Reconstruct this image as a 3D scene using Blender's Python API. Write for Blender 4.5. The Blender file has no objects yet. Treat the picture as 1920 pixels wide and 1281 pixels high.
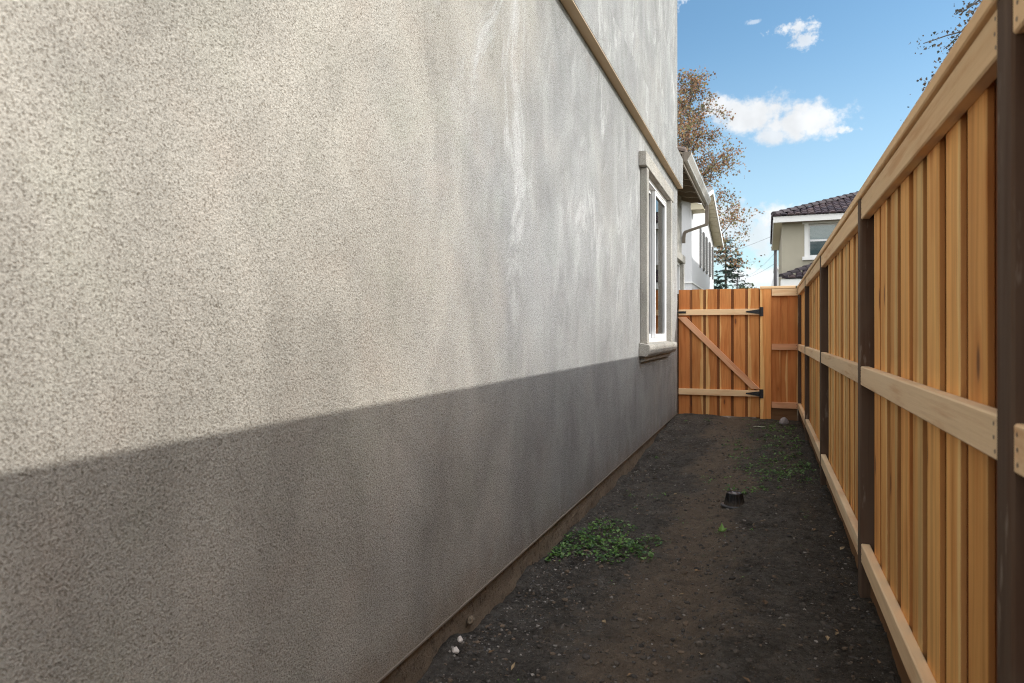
import bpy, bmesh, math, random
import numpy as np
from mathutils import Vector, Matrix, noise as mnoise
R = math.radians
random.seed(7)
rng = np.random.default_rng(7)
S = bpy.context.scene
COL = S.collection

# ------------------------------------------------------------------ camera
EYE = 1.24
PSI = R(20.48)
cam_d = bpy.data.cameras.new('camera')
cam = bpy.data.objects.new('camera', cam_d); COL.objects.link(cam)
cam.location = (0, 0, EYE)
cam.rotation_euler = (R(90), 0, PSI)
cam_d.sensor_width = 36; cam_d.lens = 24
cam_d.shift_y = -16.5 / 1920
cam_d.clip_start = 0.05; cam_d.clip_end = 4000
cam_d.dof.use_dof = True; cam_d.dof.focus_distance = 4.6; cam_d.dof.aperture_fstop = 4.2
S.camera = cam

# ------------------------------------------------------------------ sun, exposure
SUN = Vector((1.0, 0.27, 0.55)).normalized()
sd = bpy.data.lights.new('sun', 'SUN'); so = bpy.data.objects.new('sun', sd); COL.objects.link(so)
so.location = SUN * 30
so.rotation_euler = SUN.to_track_quat('Z', 'Y').to_euler()
sd.energy = 2.1; sd.angle = R(0.55); sd.color = (1.0, 0.975, 0.925)
S.view_settings.view_transform = 'Standard'; S.view_settings.look = 'None'
S.view_settings.gamma = 1; S.view_settings.use_curve_mapping = False
S.view_settings.exposure = 0.94
S.render.engine = 'CYCLES'
S.cycles.filter_width = 1.05
S.cycles.max_bounces = 8; S.cycles.diffuse_bounces = 5; S.cycles.transparent_max_bounces = 12
S.cycles.caustics_reflective = False; S.cycles.caustics_refractive = False
S.cycles.sample_clamp_indirect = 6
try: S.cycles.use_denoising = True; S.cycles.denoising_prefilter = 'NONE'
except Exception: pass

# ------------------------------------------------------------------ node helper
class NT:
    def __init__(s, tree):
        s.t = tree; s.N = tree.nodes; s.L = tree.links
    def put(s, sock, v):
        if v is None: return
        if isinstance(v, bpy.types.NodeSocket): s.L.new(v, sock)
        else:
            if sock.type == 'RGBA' and hasattr(v, '__len__') and len(v) == 3: v = (*v, 1)
            sock.default_value = v
    def math(s, op, a, b=None, c=None, clamp=False):
        n = s.N.new('ShaderNodeMath'); n.operation = op; n.use_clamp = clamp
        s.put(n.inputs[0], a); s.put(n.inputs[1], b); s.put(n.inputs[2], c)
        return n.outputs[0]
    def vm(s, op, a, b=None):
        n = s.N.new('ShaderNodeVectorMath'); n.operation = op
        s.put(n.inputs[0], a); s.put(n.inputs[1], b)
        return n.outputs['Value'] if op in ('DOT_PRODUCT', 'LENGTH', 'DISTANCE') else n.outputs[0]
    def mix(s, f, a, b, mode='MIX'):
        n = s.N.new('ShaderNodeMix'); n.data_type = 'RGBA'; n.blend_type = mode
        s.put(n.inputs[0], f); s.put(n.inputs[6], a); s.put(n.inputs[7], b)
        return n.outputs[2]
    def noise(s, vec, scale, detail=2, rough=0.5, dist=0.0):
        n = s.N.new('ShaderNodeTexNoise'); s.put(n.inputs['Vector'], vec)
        n.inputs['Scale'].default_value = scale; n.inputs['Detail'].default_value = detail
        n.inputs['Roughness'].default_value = rough; n.inputs['Distortion'].default_value = dist
        return n.outputs[0]
    def voro(s, vec, scale, feature='F1', out='Distance', rnd=1.0):
        n = s.N.new('ShaderNodeTexVoronoi'); n.feature = feature; s.put(n.inputs['Vector'], vec)
        n.inputs['Scale'].default_value = scale; n.inputs['Randomness'].default_value = rnd
        return n.outputs[out]
    def sm(s, x, a, b, lo=0.0, hi=1.0):
        n = s.N.new('ShaderNodeMapRange'); n.interpolation_type = 'SMOOTHSTEP'
        s.put(n.inputs[0], x)
        for i, v in zip((1, 2, 3, 4), (a, b, lo, hi)): s.put(n.inputs[i], v)
        return n.outputs[0]
    def lin(s, x, a, b, lo=0.0, hi=1.0):
        n = s.N.new('ShaderNodeMapRange')
        s.put(n.inputs[0], x)
        for i, v in zip((1, 2, 3, 4), (a, b, lo, hi)): s.put(n.inputs[i], v)
        return n.outputs[0]
    def obj(s): return s.N.new('ShaderNodeTexCoord').outputs['Object']
    def rnd(s): return s.N.new('ShaderNodeObjectInfo').outputs['Random']
    def attr(s, name):
        n = s.N.new('ShaderNodeAttribute'); n.attribute_name = name; return n.outputs['Color']
    def scale(s, v, sc): return s.vm('MULTIPLY', v, sc)
    def sep(s, v):
        n = s.N.new('ShaderNodeSeparateXYZ'); s.put(n.inputs[0], v); return n.outputs
    def comb(s, x, y, z):
        n = s.N.new('ShaderNodeCombineXYZ')
        for i, v in enumerate((x, y, z)): s.put(n.inputs[i], v)
        return n.outputs[0]
    def bump(s, h, dist, strength=1.0, normal=None):
        n = s.N.new('ShaderNodeBump'); s.put(n.inputs['Height'], h)
        n.inputs['Distance'].default_value = dist; n.inputs['Strength'].default_value = strength
        s.put(n.inputs['Normal'], normal)
        return n.outputs[0]

def material(name):
    m = bpy.data.materials.new(name); m.use_nodes = True
    nt = NT(m.node_tree); b = m.node_tree.nodes['Principled BSDF']
    return m, nt, b

# ------------------------------------------------------------------ world: sky with clouds
def pix_dir(px, py):
    """direction in the sky seen at a place of the photograph (clouds are infinitely far)"""
    r = Vector((math.cos(PSI), math.sin(PSI), 0)); f = Vector((-math.sin(PSI), math.cos(PSI), 0))
    return (f + r * ((px - 960) / 1280) + Vector((0, 0, 1)) * ((624 - py) / 1280)).normalized()

W = bpy.data.worlds.new('World'); S.world = W; W.use_nodes = True
wt = NT(W.node_tree); bg = W.node_tree.nodes['Background']
sky = wt.N.new('ShaderNodeTexSky'); sky.sky_type = 'NISHITA'; sky.sun_disc = False
sky.sun_elevation = math.asin(SUN.z); sky.sun_rotation = math.atan2(SUN.x, SUN.y)
sky.altitude = 50; sky.air_density = 1.0; sky.dust_density = 0.6; sky.ozone_density = 2.2
SKY_K = 0.15
D = wt.N.new('ShaderNodeTexCoord').outputs['Generated']
Dn = wt.vm('NORMALIZE', D)
n1 = wt.noise(Dn, 17.0, 8, 0.62)
n2 = wt.noise(wt.vm('ADD', Dn, (3.1, 1.7, 0.4)), 62.0, 6, 0.62)
nz = wt.math('ADD', wt.math('MULTIPLY', wt.math('SUBTRACT', n1, 0.5), 2.6), wt.math('MULTIPLY', wt.math('SUBTRACT', n2, 0.5), 1.5))
n3 = wt.noise(wt.vm('ADD', Dn, (1.1, 4.7, 2.4)), 120.0, 6, 0.62)
nzs = wt.math('ADD', nz, wt.math('MULTIPLY', wt.math('SUBTRACT', n3, 0.5), 3.2))
cl = None
CLOUDS = [(1412, 218, 84, 32, .97), (1500, 232, 86, 35, .97), (1452, 255, 44, 18, .85), (1347, 200, 46, 19, .95), (1568, 244, 34, 10, .85),
          (1484, 53, 37, 11, .85), (1506, 77, 24, 13, .75), (1413, 42, 14, 4, .4), (1262, 2, 34, 16, .9),
          (1455, 408, 50, 28, .98), (1425, 440, 46, 40, .72), (1440, 520, 80, 24, .92), (1385, 420, 30, 20, .6), (1360, 430, 40, 50, .7)]
for (px, py, a, b, k) in CLOUDS:
    c = pix_dir(px, py)
    rt = Vector((c.y, -c.x, 0)).normalized(); up = rt.cross(c).normalized()
    cosang = 1280 / math.sqrt(1280**2 + (px - 960)**2 + (624 - py)**2)
    ku = 1280 / a / cosang / cosang * 0.93; kv = 1280 / b / cosang
    u = wt.math('MULTIPLY', wt.vm('DOT_PRODUCT', Dn, rt), ku)
    v = wt.math('MULTIPLY', wt.vm('DOT_PRODUCT', Dn, up), kv)
    d = wt.math('SQRT', wt.math('ADD', wt.math('MULTIPLY', u, u), wt.math('MULTIPLY', v, v)))
    front = wt.math('GREATER_THAN', wt.vm('DOT_PRODUCT', Dn, c), 0.3)
    m = wt.math('MULTIPLY', wt.sm(wt.math('SUBTRACT', d, nz), 1.25, 0.50, 0.0, k) if a > 38 else wt.sm(wt.math('SUBTRACT', d, nzs), 1.3, 0.25, 0.0, k), front)
    cl = m if cl is None else wt.math('MAXIMUM', cl, m)
# dense bright cloud added outside the view as fill light for the shaded side
q = wt.sep(Dn)
el = wt.math('MAXIMUM', q[2], 0.06)
pl = wt.comb(wt.math('DIVIDE', q[0], wt.math('ADD', el, 0.12)), wt.math('DIVIDE', q[1], wt.math('ADD', el, 0.12)), 0.0)
fill_cloud = wt.sm(wt.noise(pl, 1.1, 6, 0.6), 0.39, 0.54)
cax = Vector((-math.sin(PSI - R(24)), math.cos(PSI - R(24)), 0.33)).normalized()
away = wt.sm(wt.vm('DOT_PRODUCT', Dn, cax), 0.86, 0.70)
fc = wt.math('MULTIPLY', wt.math('MULTIPLY', fill_cloud, away), 0.92)
shade = wt.lin(wt.noise(wt.vm('ADD', Dn, (0, 0, 5)), 13, 4), 0.35, 0.65, 0.74, 1.0)
skyc = wt.mix(1.0, sky.outputs[0], (0.545, 0.675, 0.665), 'MULTIPLY')
# milky air low over the horizon, all the way round
hz = wt.sm(q[2], 0.42, 0.02)
skyc = wt.mix(wt.math('MULTIPLY', hz, 0.42), skyc, (3.05, 3.5, 3.65))
cc = wt.vm('SCALE', (4.05, 4.15, 4.25))
cn = cc.node; wt.L.new(shade, cn.inputs['Scale'])
fin = wt.mix(cl, wt.mix(fc, skyc, (12.0, 11.9, 11.8)), cc)
wt.L.new(fin, bg.inputs['Color']); bg.inputs['Strength'].default_value = SKY_K

# ------------------------------------------------------------------ materials
def simple(name, col, rough=0.7, var=0.12, scale=6.0, bump=0.0, metal=0.0, spec=None, bscale=None):
    m, n, b = material(name)
    nv = n.noise(n.obj(), scale, 4, 0.6)
    c = n.mix(nv, tuple(v * (1 - var) for v in col), tuple(min(1, v * (1 + var)) for v in col))
    n.put(b.inputs['Base Color'], c)
    b.inputs['Roughness'].default_value = rough; b.inputs['Metallic'].default_value = metal
    if spec is not None: b.inputs['Specular IOR Level'].default_value = spec
    if bump: n.put(b.inputs['Normal'], n.bump(n.noise(n.obj(), bscale or scale * 12, 3), bump, 0.6))
    return m

def stucco_mat(name, warm, grey, stain=True, fine=1.25):
    m, n, b = material(name)
    P = n.obj(); s = n.sep(P)
    big = n.noise(P, 0.55, 4, 0.6)
    tone = n.math('ADD', n.lin(s[1], 0.8, 4.2, -0.45, 0.30), big)
    col = n.mix(n.sm(tone, 0.25, 0.85), warm, grey)
    # faint pinkish / greenish blotches of the cement coat
    bl = n.noise(n.vm('ADD', P, (5, 2, 9)), 3.2, 3)
    col = n.mix(n.sm(bl, 0.52, 0.75, 0, 0.30), col, n.mix(1.0, col, (1.06, 0.97, 0.93), 'MULTIPLY'))
    col = n.mix(n.sm(bl, 0.48, 0.28, 0, 0.30), col, n.mix(1.0, col, (0.93, 0.98, 0.92), 'MULTIPLY'))
    mo = n.noise(n.scale(n.vm('ADD', P, (2, 4, 4)), (1, 1.5, 1.0)), 1.5, 6, 0.62, 0.5)
    mv = n.lin(mo, 0.32, 0.68, 0.78, 1.14)
    col = n.mix(1.0, col, n.comb(mv, mv, mv), 'MULTIPLY')
    spl = n.math('ADD', s[2], n.math('MULTIPLY', n.noise(P, 5, 5, 0.7), -0.42))
    col = n.mix(n.sm(spl, 0.04, -0.17, 0, 0.45), col, n.mix(1.0, col, (0.72, 0.60, 0.50), 'MULTIPLY'))
    if stain:
        # pale lime bloom in hanging streaks and clouds
        st = n.noise(n.scale(n.vm('ADD', P, n.scale(n.comb(0.0, s[2], 0.0), (0, -0.22, 0))), (1, 1.7, 0.85)), 1.5, 8, 0.70, 1.2)
        pa = n.noise(n.scale(P, (1, 1.2, 0.8)), 0.9, 4, 0.55)
        reg = n.math('MULTIPLY', n.sm(s[2], 0.9, 1.9), n.sm(s[1], 1.3, 3.4))
        k = n.math('MULTIPLY', n.math('MULTIPLY', n.sm(st, 0.49, 0.64), n.sm(pa, 0.38, 0.58)), reg)
        col = n.mix(n.math('MULTIPLY', k, 0.74), col, (0.56, 0.56, 0.555))
        dk = n.noise(n.scale(n.vm('ADD', P, (0, 7, 0)), (1, 4.2, 0.6)), 1.3, 4, 0.6)
        col = n.mix(n.sm(dk, 0.55, 0.75, 0, 0.28), col, n.mix(1.0, col, (0.70, 0.70, 0.68), 'MULTIPLY'))
    f1 = n.noise(P, 128 * fine, 3, 0.68)
    f2 = n.noise(n.vm('ADD', P, (3, 8, 1)), 280 * fine, 2, 0.6)
    f3 = n.noise(n.vm('ADD', P, (9, 2, 6)), 52 * fine, 2, 0.5)
    g = n.math('ADD', n.math('MULTIPLY', f1, 0.75), n.math('MULTIPLY', f2, 0.25))
    pit = n.sm(g, 0.475, 0.365)
    top = n.sm(g, 0.51, 0.61)
    h = n.math('ADD', n.math('ADD', f1, n.math('MULTIPLY', f2, 0.35)), n.math('MULTIPLY', f3, 0.5))
    col = n.mix(n.math('MULTIPLY', pit, 0.9), col, n.mix(1.0, col, (0.56, 0.525, 0.475), 'MULTIPLY'))
    pit2 = n.sm(n.noise(n.vm('ADD', P, (4, 6, 2)), 150 * fine, 3, 0.65), 0.43, 0.36)
    h = n.math('SUBTRACT', h, n.math('MULTIPLY', pit2, 0.25))
    col = n.mix(n.math('MULTIPLY', pit2, 0.9), col, n.mix(1.0, col, (0.62, 0.575, 0.515), 'MULTIPLY'))
    col = n.mix(n.math('MULTIPLY', top, 0.75), col, n.mix(1.0, col, (1.28, 1.28, 1.28), 'MULTIPLY'))
    n.put(b.inputs['Base Color'], col)
    b.inputs['Roughness'].default_value = 0.92; b.inputs['Specular IOR Level'].default_value = 0.2
    n.put(b.inputs['Normal'], n.bump(h, 0.0125 / fine, 1.0))
    return m

def wood_mat(name, h1, h2, sap, sapamt=1.0, knots=1.0, grain=0.30, rough=0.78, tint=0.22, scuff=0.0):
    """local X runs along the piece, Y across its face"""
    m, n, b = material(name)
    P = n.obj(); r = n.rnd()
    def fr(k): return n.math('FRACT', n.math('MULTIPLY', r, k))
    off = n.comb(n.math('MULTIPLY', r, 61.0), n.math('MULTIPLY', fr(13.0), 17.0), n.math('MULTIPLY', fr(29.0), 23.0))
    V = n.vm('ADD', P, off)
    s = n.sep(P)
    warp = n.noise(n.scale(V, (1.1, 5, 5)), 1.0, 3, 0.5)
    warpc = n.math('SUBTRACT', warp, 0.5)
    fine = n.noise(n.scale(V, (2.2, 90, 60)), 1.0, 4, 0.65)
    band = n.noise(n.comb(n.math('MULTIPLY', n.sep(V)[0], 0.55), n.math('ADD', n.math('MULTIPLY', n.sep(V)[1], 26.0), n.math('MULTIPLY', warpc, 3.0)), n.math('MULTIPLY', n.sep(V)[2], 14)), 1.0, 2, 0.5)
    blot = n.noise(n.scale(V, (1.6, 6, 6)), 1.3, 3, 0.55)
    col = n.mix(n.math('ADD', n.math('MULTIPLY', fr(7.0), 0.6), n.math('MULTIPLY', n.math('SUBTRACT', blot, 0.35), 1.1), None, True), h1, h2)
    sg = n.math('SUBTRACT', n.math('MULTIPLY', n.math('GREATER_THAN', fr(31.0), 0.5), 2.0), 1.0)
    t = n.math('ADD', n.math('MULTIPLY', n.math('MULTIPLY', s[1], sg), 14.0), n.math('MULTIPLY', warpc, 2.2))
    thr = n.math('ADD', n.math('MULTIPLY', fr(53.0), 1.9), -0.35)
    sapm = n.math('MULTIPLY', n.sm(n.math('SUBTRACT', t, thr), -0.04, 0.14), sapamt)
    col = n.mix(sapm, col, sap)
    col = n.mix(n.sm(band, 0.42, 0.72, 0, grain), col, n.mix(1.0, col, (0.58, 0.46, 0.38), 'MULTIPLY'))
    col = n.mix(n.sm(fine, 0.5, 0.78, 0, grain), col, n.mix(1.0, col, (0.55, 0.45, 0.40), 'MULTIPLY'))
    if knots:
        vk = n.N.new('ShaderNodeTexVoronoi'); n.put(vk.inputs['Vector'], n.scale(V, (2.3, 7.5, 1.0))); vk.inputs['Scale'].default_value = 1.0
        have = n.math('GREATER_THAN', n.sep(vk.outputs['Color'])[0], 1 - 0.42 * knots)
        core = n.math('MULTIPLY', n.sm(vk.outputs['Distance'], 0.14, 0.06), have)
        halo = n.math('MULTIPLY', n.sm(vk.outputs['Distance'], 0.34, 0.10), have)
        col = n.mix(n.math('MULTIPLY', halo, 0.45), col, n.mix(1.0, col, (0.72, 0.50, 0.36), 'MULTIPLY'))
        col = n.mix(n.math('MULTIPLY', core, 0.8), col, (0.13, 0.055, 0.028))
    dr = n.noise(n.scale(n.vm('ADD', V, (7, 3, 1)), (1.3, 14, 5)), 1.0, 4, 0.6)
    col = n.mix(n.sm(dr, 0.53, 0.70, 0, 0.55), col, n.mix(1.0, col, (0.74, 0.52, 0.38), 'MULTIPLY'))
    if scuff: col = n.mix(n.math('MULTIPLY', n.sm(n.noise(n.scale(V, (4.5, 26, 26)), 1.0, 4, 0.65), 0.60, 0.70), scuff), col, (0.30, 0.245, 0.20))
    val = n.lin(fr(97.0), 0, 1, 1 - tint, 1 + tint * 0.55)
    col = n.mix(1.0, col, n.comb(val, val, val), 'MULTIPLY')
    n.put(b.inputs['Base Color'], col)
    b.inputs['Roughness'].default_value = rough; b.inputs['Specular IOR Level'].default_value = 0.25
    saw = n.noise(n.scale(V, (130, 12, 12)), 1.0, 2)
    hh = n.math('ADD', n.math('MULTIPLY', fine, 1.0), n.math('MULTIPLY', saw, 0.35))
    n.put(b.inputs['Normal'], n.bump(hh, 0.0016, 0.8))
    return m

M = {}
M['stucco'] = stucco_mat('stucco', (0.462, 0.428, 0.372), (0.352, 0.354, 0.349))
M['trim_stucco'] = stucco_mat('trim_stucco', (0.46, 0.42, 0.355), (0.43, 0.41, 0.37), stain=False)
M['cedar'] = wood_mat('cedar', (0.85, 0.405, 0.122), (0.93, 0.545, 0.195), (0.93, 0.66, 0.30), sapamt=0.75, knots=1.6, grain=0.46, tint=0.19)
M['redwood'] = wood_mat('redwood', (0.57, 0.20, 0.060), (0.74, 0.335, 0.108), (0.88, 0.54, 0.22), sapamt=0.9, knots=1.1, grain=0.4, tint=0.25)
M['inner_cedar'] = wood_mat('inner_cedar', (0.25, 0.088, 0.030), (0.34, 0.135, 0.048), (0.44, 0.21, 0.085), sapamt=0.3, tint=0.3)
M['cedar_edge_shade'] = wood_mat('cedar_edge_shade', (0.56, 0.245, 0.082), (0.66, 0.33, 0.115), (0.72, 0.43, 0.18), sapamt=0.3, knots=0.0, tint=0.25)
M['fir'] = wood_mat('fir', (0.87, 0.63, 0.39), (0.91, 0.69, 0.46), (0.93, 0.75, 0.52), sapamt=0.5, knots=0.9, grain=0.24, tint=0.12)
M['fir_warm'] = wood_mat('fir_warm', (0.82, 0.56, 0.32), (0.86, 0.61, 0.36), (0.90, 0.70, 0.45), sapamt=0.4, knots=0.5, grain=0.16, tint=0.12)
M['pink_fir'] = wood_mat('pink_fir', (0.74, 0.38, 0.21), (0.78, 0.43, 0.25), (0.80, 0.50, 0.30), sapamt=0.3, knots=0.7, grain=0.2, tint=0.1)
M['treated'] = wood_mat('treated', (0.095, 0.062, 0.044), (0.13, 0.088, 0.063), (0.155, 0.106, 0.076), sapamt=0.4, knots=0.5, grain=0.45, rough=0.85, tint=0.1, scuff=0.55)
M['kick'] = wood_mat('kick', (0.22, 0.115, 0.055), (0.28, 0.15, 0.072), (0.33, 0.19, 0.09), sapamt=0.3, knots=0.4, tint=0.15)
M['black_iron'] = simple('black_iron', (0.012, 0.012, 0.014), 0.45, 0.2, 40)
M['nail'] = simple('nail', (0.16, 0.11, 0.085), 0.6, 0.2, 60)
M['vinyl'] = simple('vinyl', (0.80, 0.80, 0.80), 0.35, 0.03, 3)
M['white_paint'] = simple('white_paint', (0.78, 0.77, 0.75), 0.6, 0.05, 2)
M['white_siding'] = simple('white_siding', (0.60, 0.595, 0.60), 0.7, 0.05, 1.2)
M['taupe'] = simple('taupe', (0.21, 0.175, 0.14), 0.6, 0.08, 3)
M['taupe_metal'] = simple('taupe_metal', (0.46, 0.44, 0.41), 0.32, 0.06, 3)
M['soffit'] = simple('soffit', (0.27, 0.22, 0.165), 0.75, 0.12, 4)
M['cream_soffit'] = simple('cream_soffit', (0.62, 0.55, 0.40), 0.75, 0.08, 2)
M['olive_stucco'] = simple('olive_stucco', (0.40, 0.365, 0.285), 0.9, 0.10, 1.3, bump=0.006, bscale=30)
M['shutter'] = simple('shutter', (0.17, 0.165, 0.16), 0.6, 0.1, 3)
M['dark_room'] = simple('dark_room', (0.045, 0.055, 0.05), 0.9, 0.3, 2)
M['blind'] = simple('blind', (0.55, 0.60, 0.64), 0.8, 0.06, 3)
M['plastic_black'] = simple('plastic_black', (0.005, 0.005, 0.006), 0.36, 0.2, 30, spec=0.35)
M['stone_white'] = simple('stone_white', (0.62, 0.56, 0.52), 0.8, 0.15, 60, bump=0.002, bscale=300)
M['stone_grey'] = simple('stone_grey', (0.30, 0.27, 0.27), 0.85, 0.25, 40, bump=0.004, bscale=160)
M['paper'] = simple('paper', (0.60, 0.62, 0.52), 0.8, 0.15, 30)
M['bark'] = simple('bark', (0.095, 0.078, 0.062), 0.9, 0.35, 9, bump=0.02, bscale=30)
M['pole_wood'] = simple('pole_wood', (0.075, 0.07, 0.075), 0.85, 0.2, 4)
M['cable'] = simple('cable', (0.10, 0.10, 0.11), 0.6, 0.1, 1)

m, n, b = material('screen'); M['screen'] = m
n.put(b.inputs['Base Color'], n.mix(n.noise(n.obj(), 3, 2), (0.045, 0.062, 0.055), (0.06, 0.078, 0.068))); b.inputs['Roughness'].default_value = 0.8

m, n, b = material('glass'); M['glass'] = m
n.N.remove(b)
tr = n.N.new('ShaderNodeBsdfTransparent'); tr.inputs[0].default_value = (0.80, 0.86, 0.84, 1)
gl = n.N.new('ShaderNodeBsdfGlossy'); gl.inputs['Roughness'].default_value = 0.0
fr_ = n.N.new('ShaderNodeFresnel'); fr_.inputs['IOR'].default_value = 1.62
n.put(fr_.inputs['Normal'], n.bump(n.noise(n.obj(), 1.6, 1), 0.004, 0.4))
mx = n.N.new('ShaderNodeMixShader'); n.L.new(fr_.outputs[0], mx.inputs[0]); n.L.new(tr.outputs[0], mx.inputs[1]); n.L.new(gl.outputs[0], mx.inputs[2])
n.L.new(mx.outputs[0], n.N['Material Output'].inputs[0])

# rough footing concrete, soil splashed
m, n, b = material('footing'); M['footing'] = m
P = n.obj()
c = n.mix(n.noise(P, 3.2, 4, 0.6), (0.15, 0.112, 0.076), (0.28, 0.215, 0.15))
c = n.mix(n.sm(n.noise(P, 32, 4, 0.7), 0.52, 0.66, 0, 0.75), c, (0.045, 0.033, 0.024))
c = n.mix(n.sm(n.noise(n.scale(P, (1, .5, 2)), 9, 3), 0.58, 0.7, 0, 0.5), c, (0.24, 0.19, 0.14))
n.put(b.inputs['Base Color'], c); b.inputs['Roughness'].default_value = 0.95
n.put(b.inputs['Normal'], n.bump(n.noise(P, 60, 5, 0.7), 0.012, 1.0))

# soil
m, n, b = material('soil'); M['soil'] = m
P = n.obj(); s = n.sep(P)
w1 = n.noise(n.scale(P, (1.5, 0.7, 1)), 1.6, 5, 0.62)
path = n.sm(n.math('ABSOLUTE', n.math('ADD', s[0], n.math('ADD', 0.42, n.math('MULTIPLY', n.math('SUBTRACT', n.noise(n.scale(P, (0, 1, 0)), 0.7, 2), 0.5), 0.7)))), 0.42, 0.05)
brown = n.sm(n.math('ADD', n.math('MULTIPLY', path, 0.20), n.math('ADD', n.math('MULTIPLY', w1, 0.5), n.math('MULTIPLY', n.noise(P, 8, 7, 0.75), 0.5))), 0.49, 0.70, 0, 0.9)
c = n.mix(n.lin(n.math('ADD', n.math('MULTIPLY', n.noise(P, 5, 6, 0.7), 0.5), n.math('MULTIPLY', n.noise(P, 28, 6, 0.72), 0.5)), 0.36, 0.64), (0.032, 0.028, 0.024), (0.175, 0.157, 0.138))
c = n.mix(brown, c, n.mix(n.noise(P, 11, 4, 0.6), (0.085, 0.066, 0.050), (0.29, 0.225, 0.168)))
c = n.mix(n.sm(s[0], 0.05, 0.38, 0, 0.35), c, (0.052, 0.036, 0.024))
sp = n.voro(P, 95, 'F1', 'Distance'); spc = n.sep(n.voro(P, 95, 'F1', 'Color'))[0]
c = n.mix(n.math('MULTIPLY', n.sm(sp, 0.36, 0.22), n.math('GREATER_THAN', spc, 0.80)), c, (0.17, 0.15, 0.135))
c = n.mix(n.sm(n.noise(P, 60, 3, 0.7), 0.56, 0.72, 0, 0.7), c, (0.018, 0.015, 0.012))
n.put(b.inputs['Base Color'], c); b.inputs['Roughness'].default_value = 0.95; b.inputs['Specular IOR Level'].default_value = 0.15
hh = n.math('ADD', n.noise(P, 26, 6, 0.7), n.math('MULTIPLY', n.noise(P, 120, 4, 0.7), 0.5))
n.put(b.inputs['Normal'], n.bump(hh, 0.05, 1.0))

m, n, b = material('land'); M['land'] = m
P = n.obj()
c = n.mix(n.noise(P, 0.08, 5, 0.6), (0.07, 0.075, 0.045), (0.14, 0.125, 0.09))
n.put(b.inputs['Base Color'], c); b.inputs['Roughness'].default_value = 0.95

def tinted(name, rough=0.85, bump=0.0, bs=60, trans=0.0, spec=0.3):
    """colour comes from the 'tint' attribute: one colour of its own for each pebble or leaf"""
    m, n, b = material(name)
    a = n.attr('tint')
    n.put(b.inputs['Base Color'], n.mix(n.noise(n.obj(), bs, 3), n.mix(1.0, a, (0.8, 0.8, 0.8), 'MULTIPLY'), n.mix(1.0, a, (1.2, 1.2, 1.2), 'MULTIPLY')))
    b.inputs['Roughness'].default_value = rough; b.inputs['Specular IOR Level'].default_value = spec
    if bump: n.put(b.inputs['Normal'], n.bump(n.noise(n.obj(), bs * 3, 3), bump, 0.7))
    if trans:
        t = n.N.new('ShaderNodeBsdfTranslucent'); n.L.new(a, t.inputs[0])
        mx = n.N.new('ShaderNodeMixShader'); mx.inputs[0].default_value = trans
        n.L.new(b.outputs[0], mx.inputs[1]); n.L.new(t.outputs[0], mx.inputs[2])
        n.L.new(mx.outputs[0], n.N['Material Output'].inputs[0])
    return m
M['pebble'] = tinted('pebble', 0.9, 0.002, 90)
M['leaf'] = tinted('leaf', 0.55, 0, 20, 0.35, 0.4)
M['weed'] = tinted('weed', 0.5, 0, 60, 0.25, 0.45)
M['tile'] = tinted('tile', 0.8, 0.0, 8)

# ------------------------------------------------------------------ object helpers
def tag(o, label=None, cat=None, group=None, kind=None):
    if label: o['label'] = label
    if cat: o['category'] = cat
    if group: o['group'] = group
    if kind: o['kind'] = kind
    return o
def empty(name, loc, label, cat, group=None, kind=None):
    o = bpy.data.objects.new(name, None); COL.objects.link(o); o.location = loc
    o.empty_display_size = 0.2
    return tag(o, label, cat, group, kind)
def adopt(o, parent):
    if parent is None: return o
    o.parent = parent
    w = Vector((0, 0, 0)); p = parent
    mw = Matrix.Identity(4)
    chain = []
    while p is not None: chain.append(p); p = p.parent
    for p in reversed(chain):
        mw = mw @ p.matrix_parent_inverse @ Matrix.LocRotScale(p.location, p.rotation_euler, p.scale)
    o.matrix_parent_inverse = mw.inverted()
    return o
def finish(name, me, mat, parent=None, smooth=False):
    me.name = name
    if mat is not None: me.materials.append(mat)
    if smooth:
        me.polygons.foreach_set('use_smooth', [True] * len(me.polygons))
    o = bpy.data.objects.new(name, me); COL.objects.link(o)
    return adopt(o, parent)
def build(name, bm, mat, parent=None, bevel=0.0, seg=1, smooth=False):
    if bevel:
        bmesh.ops.bevel(bm, geom=list(bm.edges), offset=bevel, segments=seg, affect='EDGES', profile=0.5, clamp_overlap=True)
    bmesh.ops.recalc_face_normals(bm, faces=bm.faces)
    me = bpy.data.meshes.new(name); bm.to_mesh(me); bm.free()
    return finish(name, me, mat, parent, smooth)
def bx(bm, x0, x1, y0, y1, z0, z1):
    v = [bm.verts.new(p) for p in ((x0, y0, z0), (x1, y0, z0), (x1, y1, z0), (x0, y1, z0), (x0, y0, z1), (x1, y0, z1), (x1, y1, z1), (x0, y1, z1))]
    for f in ((3, 2, 1, 0), (4, 5, 6, 7), (0, 1, 5, 4), (1, 2, 6, 5), (2, 3, 7, 6), (3, 0, 4, 7)): bm.faces.new([v[i] for i in f])
def box(name, x0, x1, y0, y1, z0, z1, mat, parent=None, bevel=0.0, seg=1):
    bm = bmesh.new(); bx(bm, x0, x1, y0, y1, z0, z1)
    return build(name, bm, mat, parent, bevel, seg)
def prism(bm, pts, vec):
    """extrude a planar outline (3-D points) along vec"""
    a = [bm.verts.new(p) for p in pts]; b = [bm.verts.new(Vector(p) + Vector(vec)) for p in pts]
    bm.faces.new(a); bm.faces.new(b[::-1])
    for i in range(len(a)):
        j = (i + 1) % len(a); bm.faces.new((a[j], a[i], b[i], b[j]))
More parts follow.
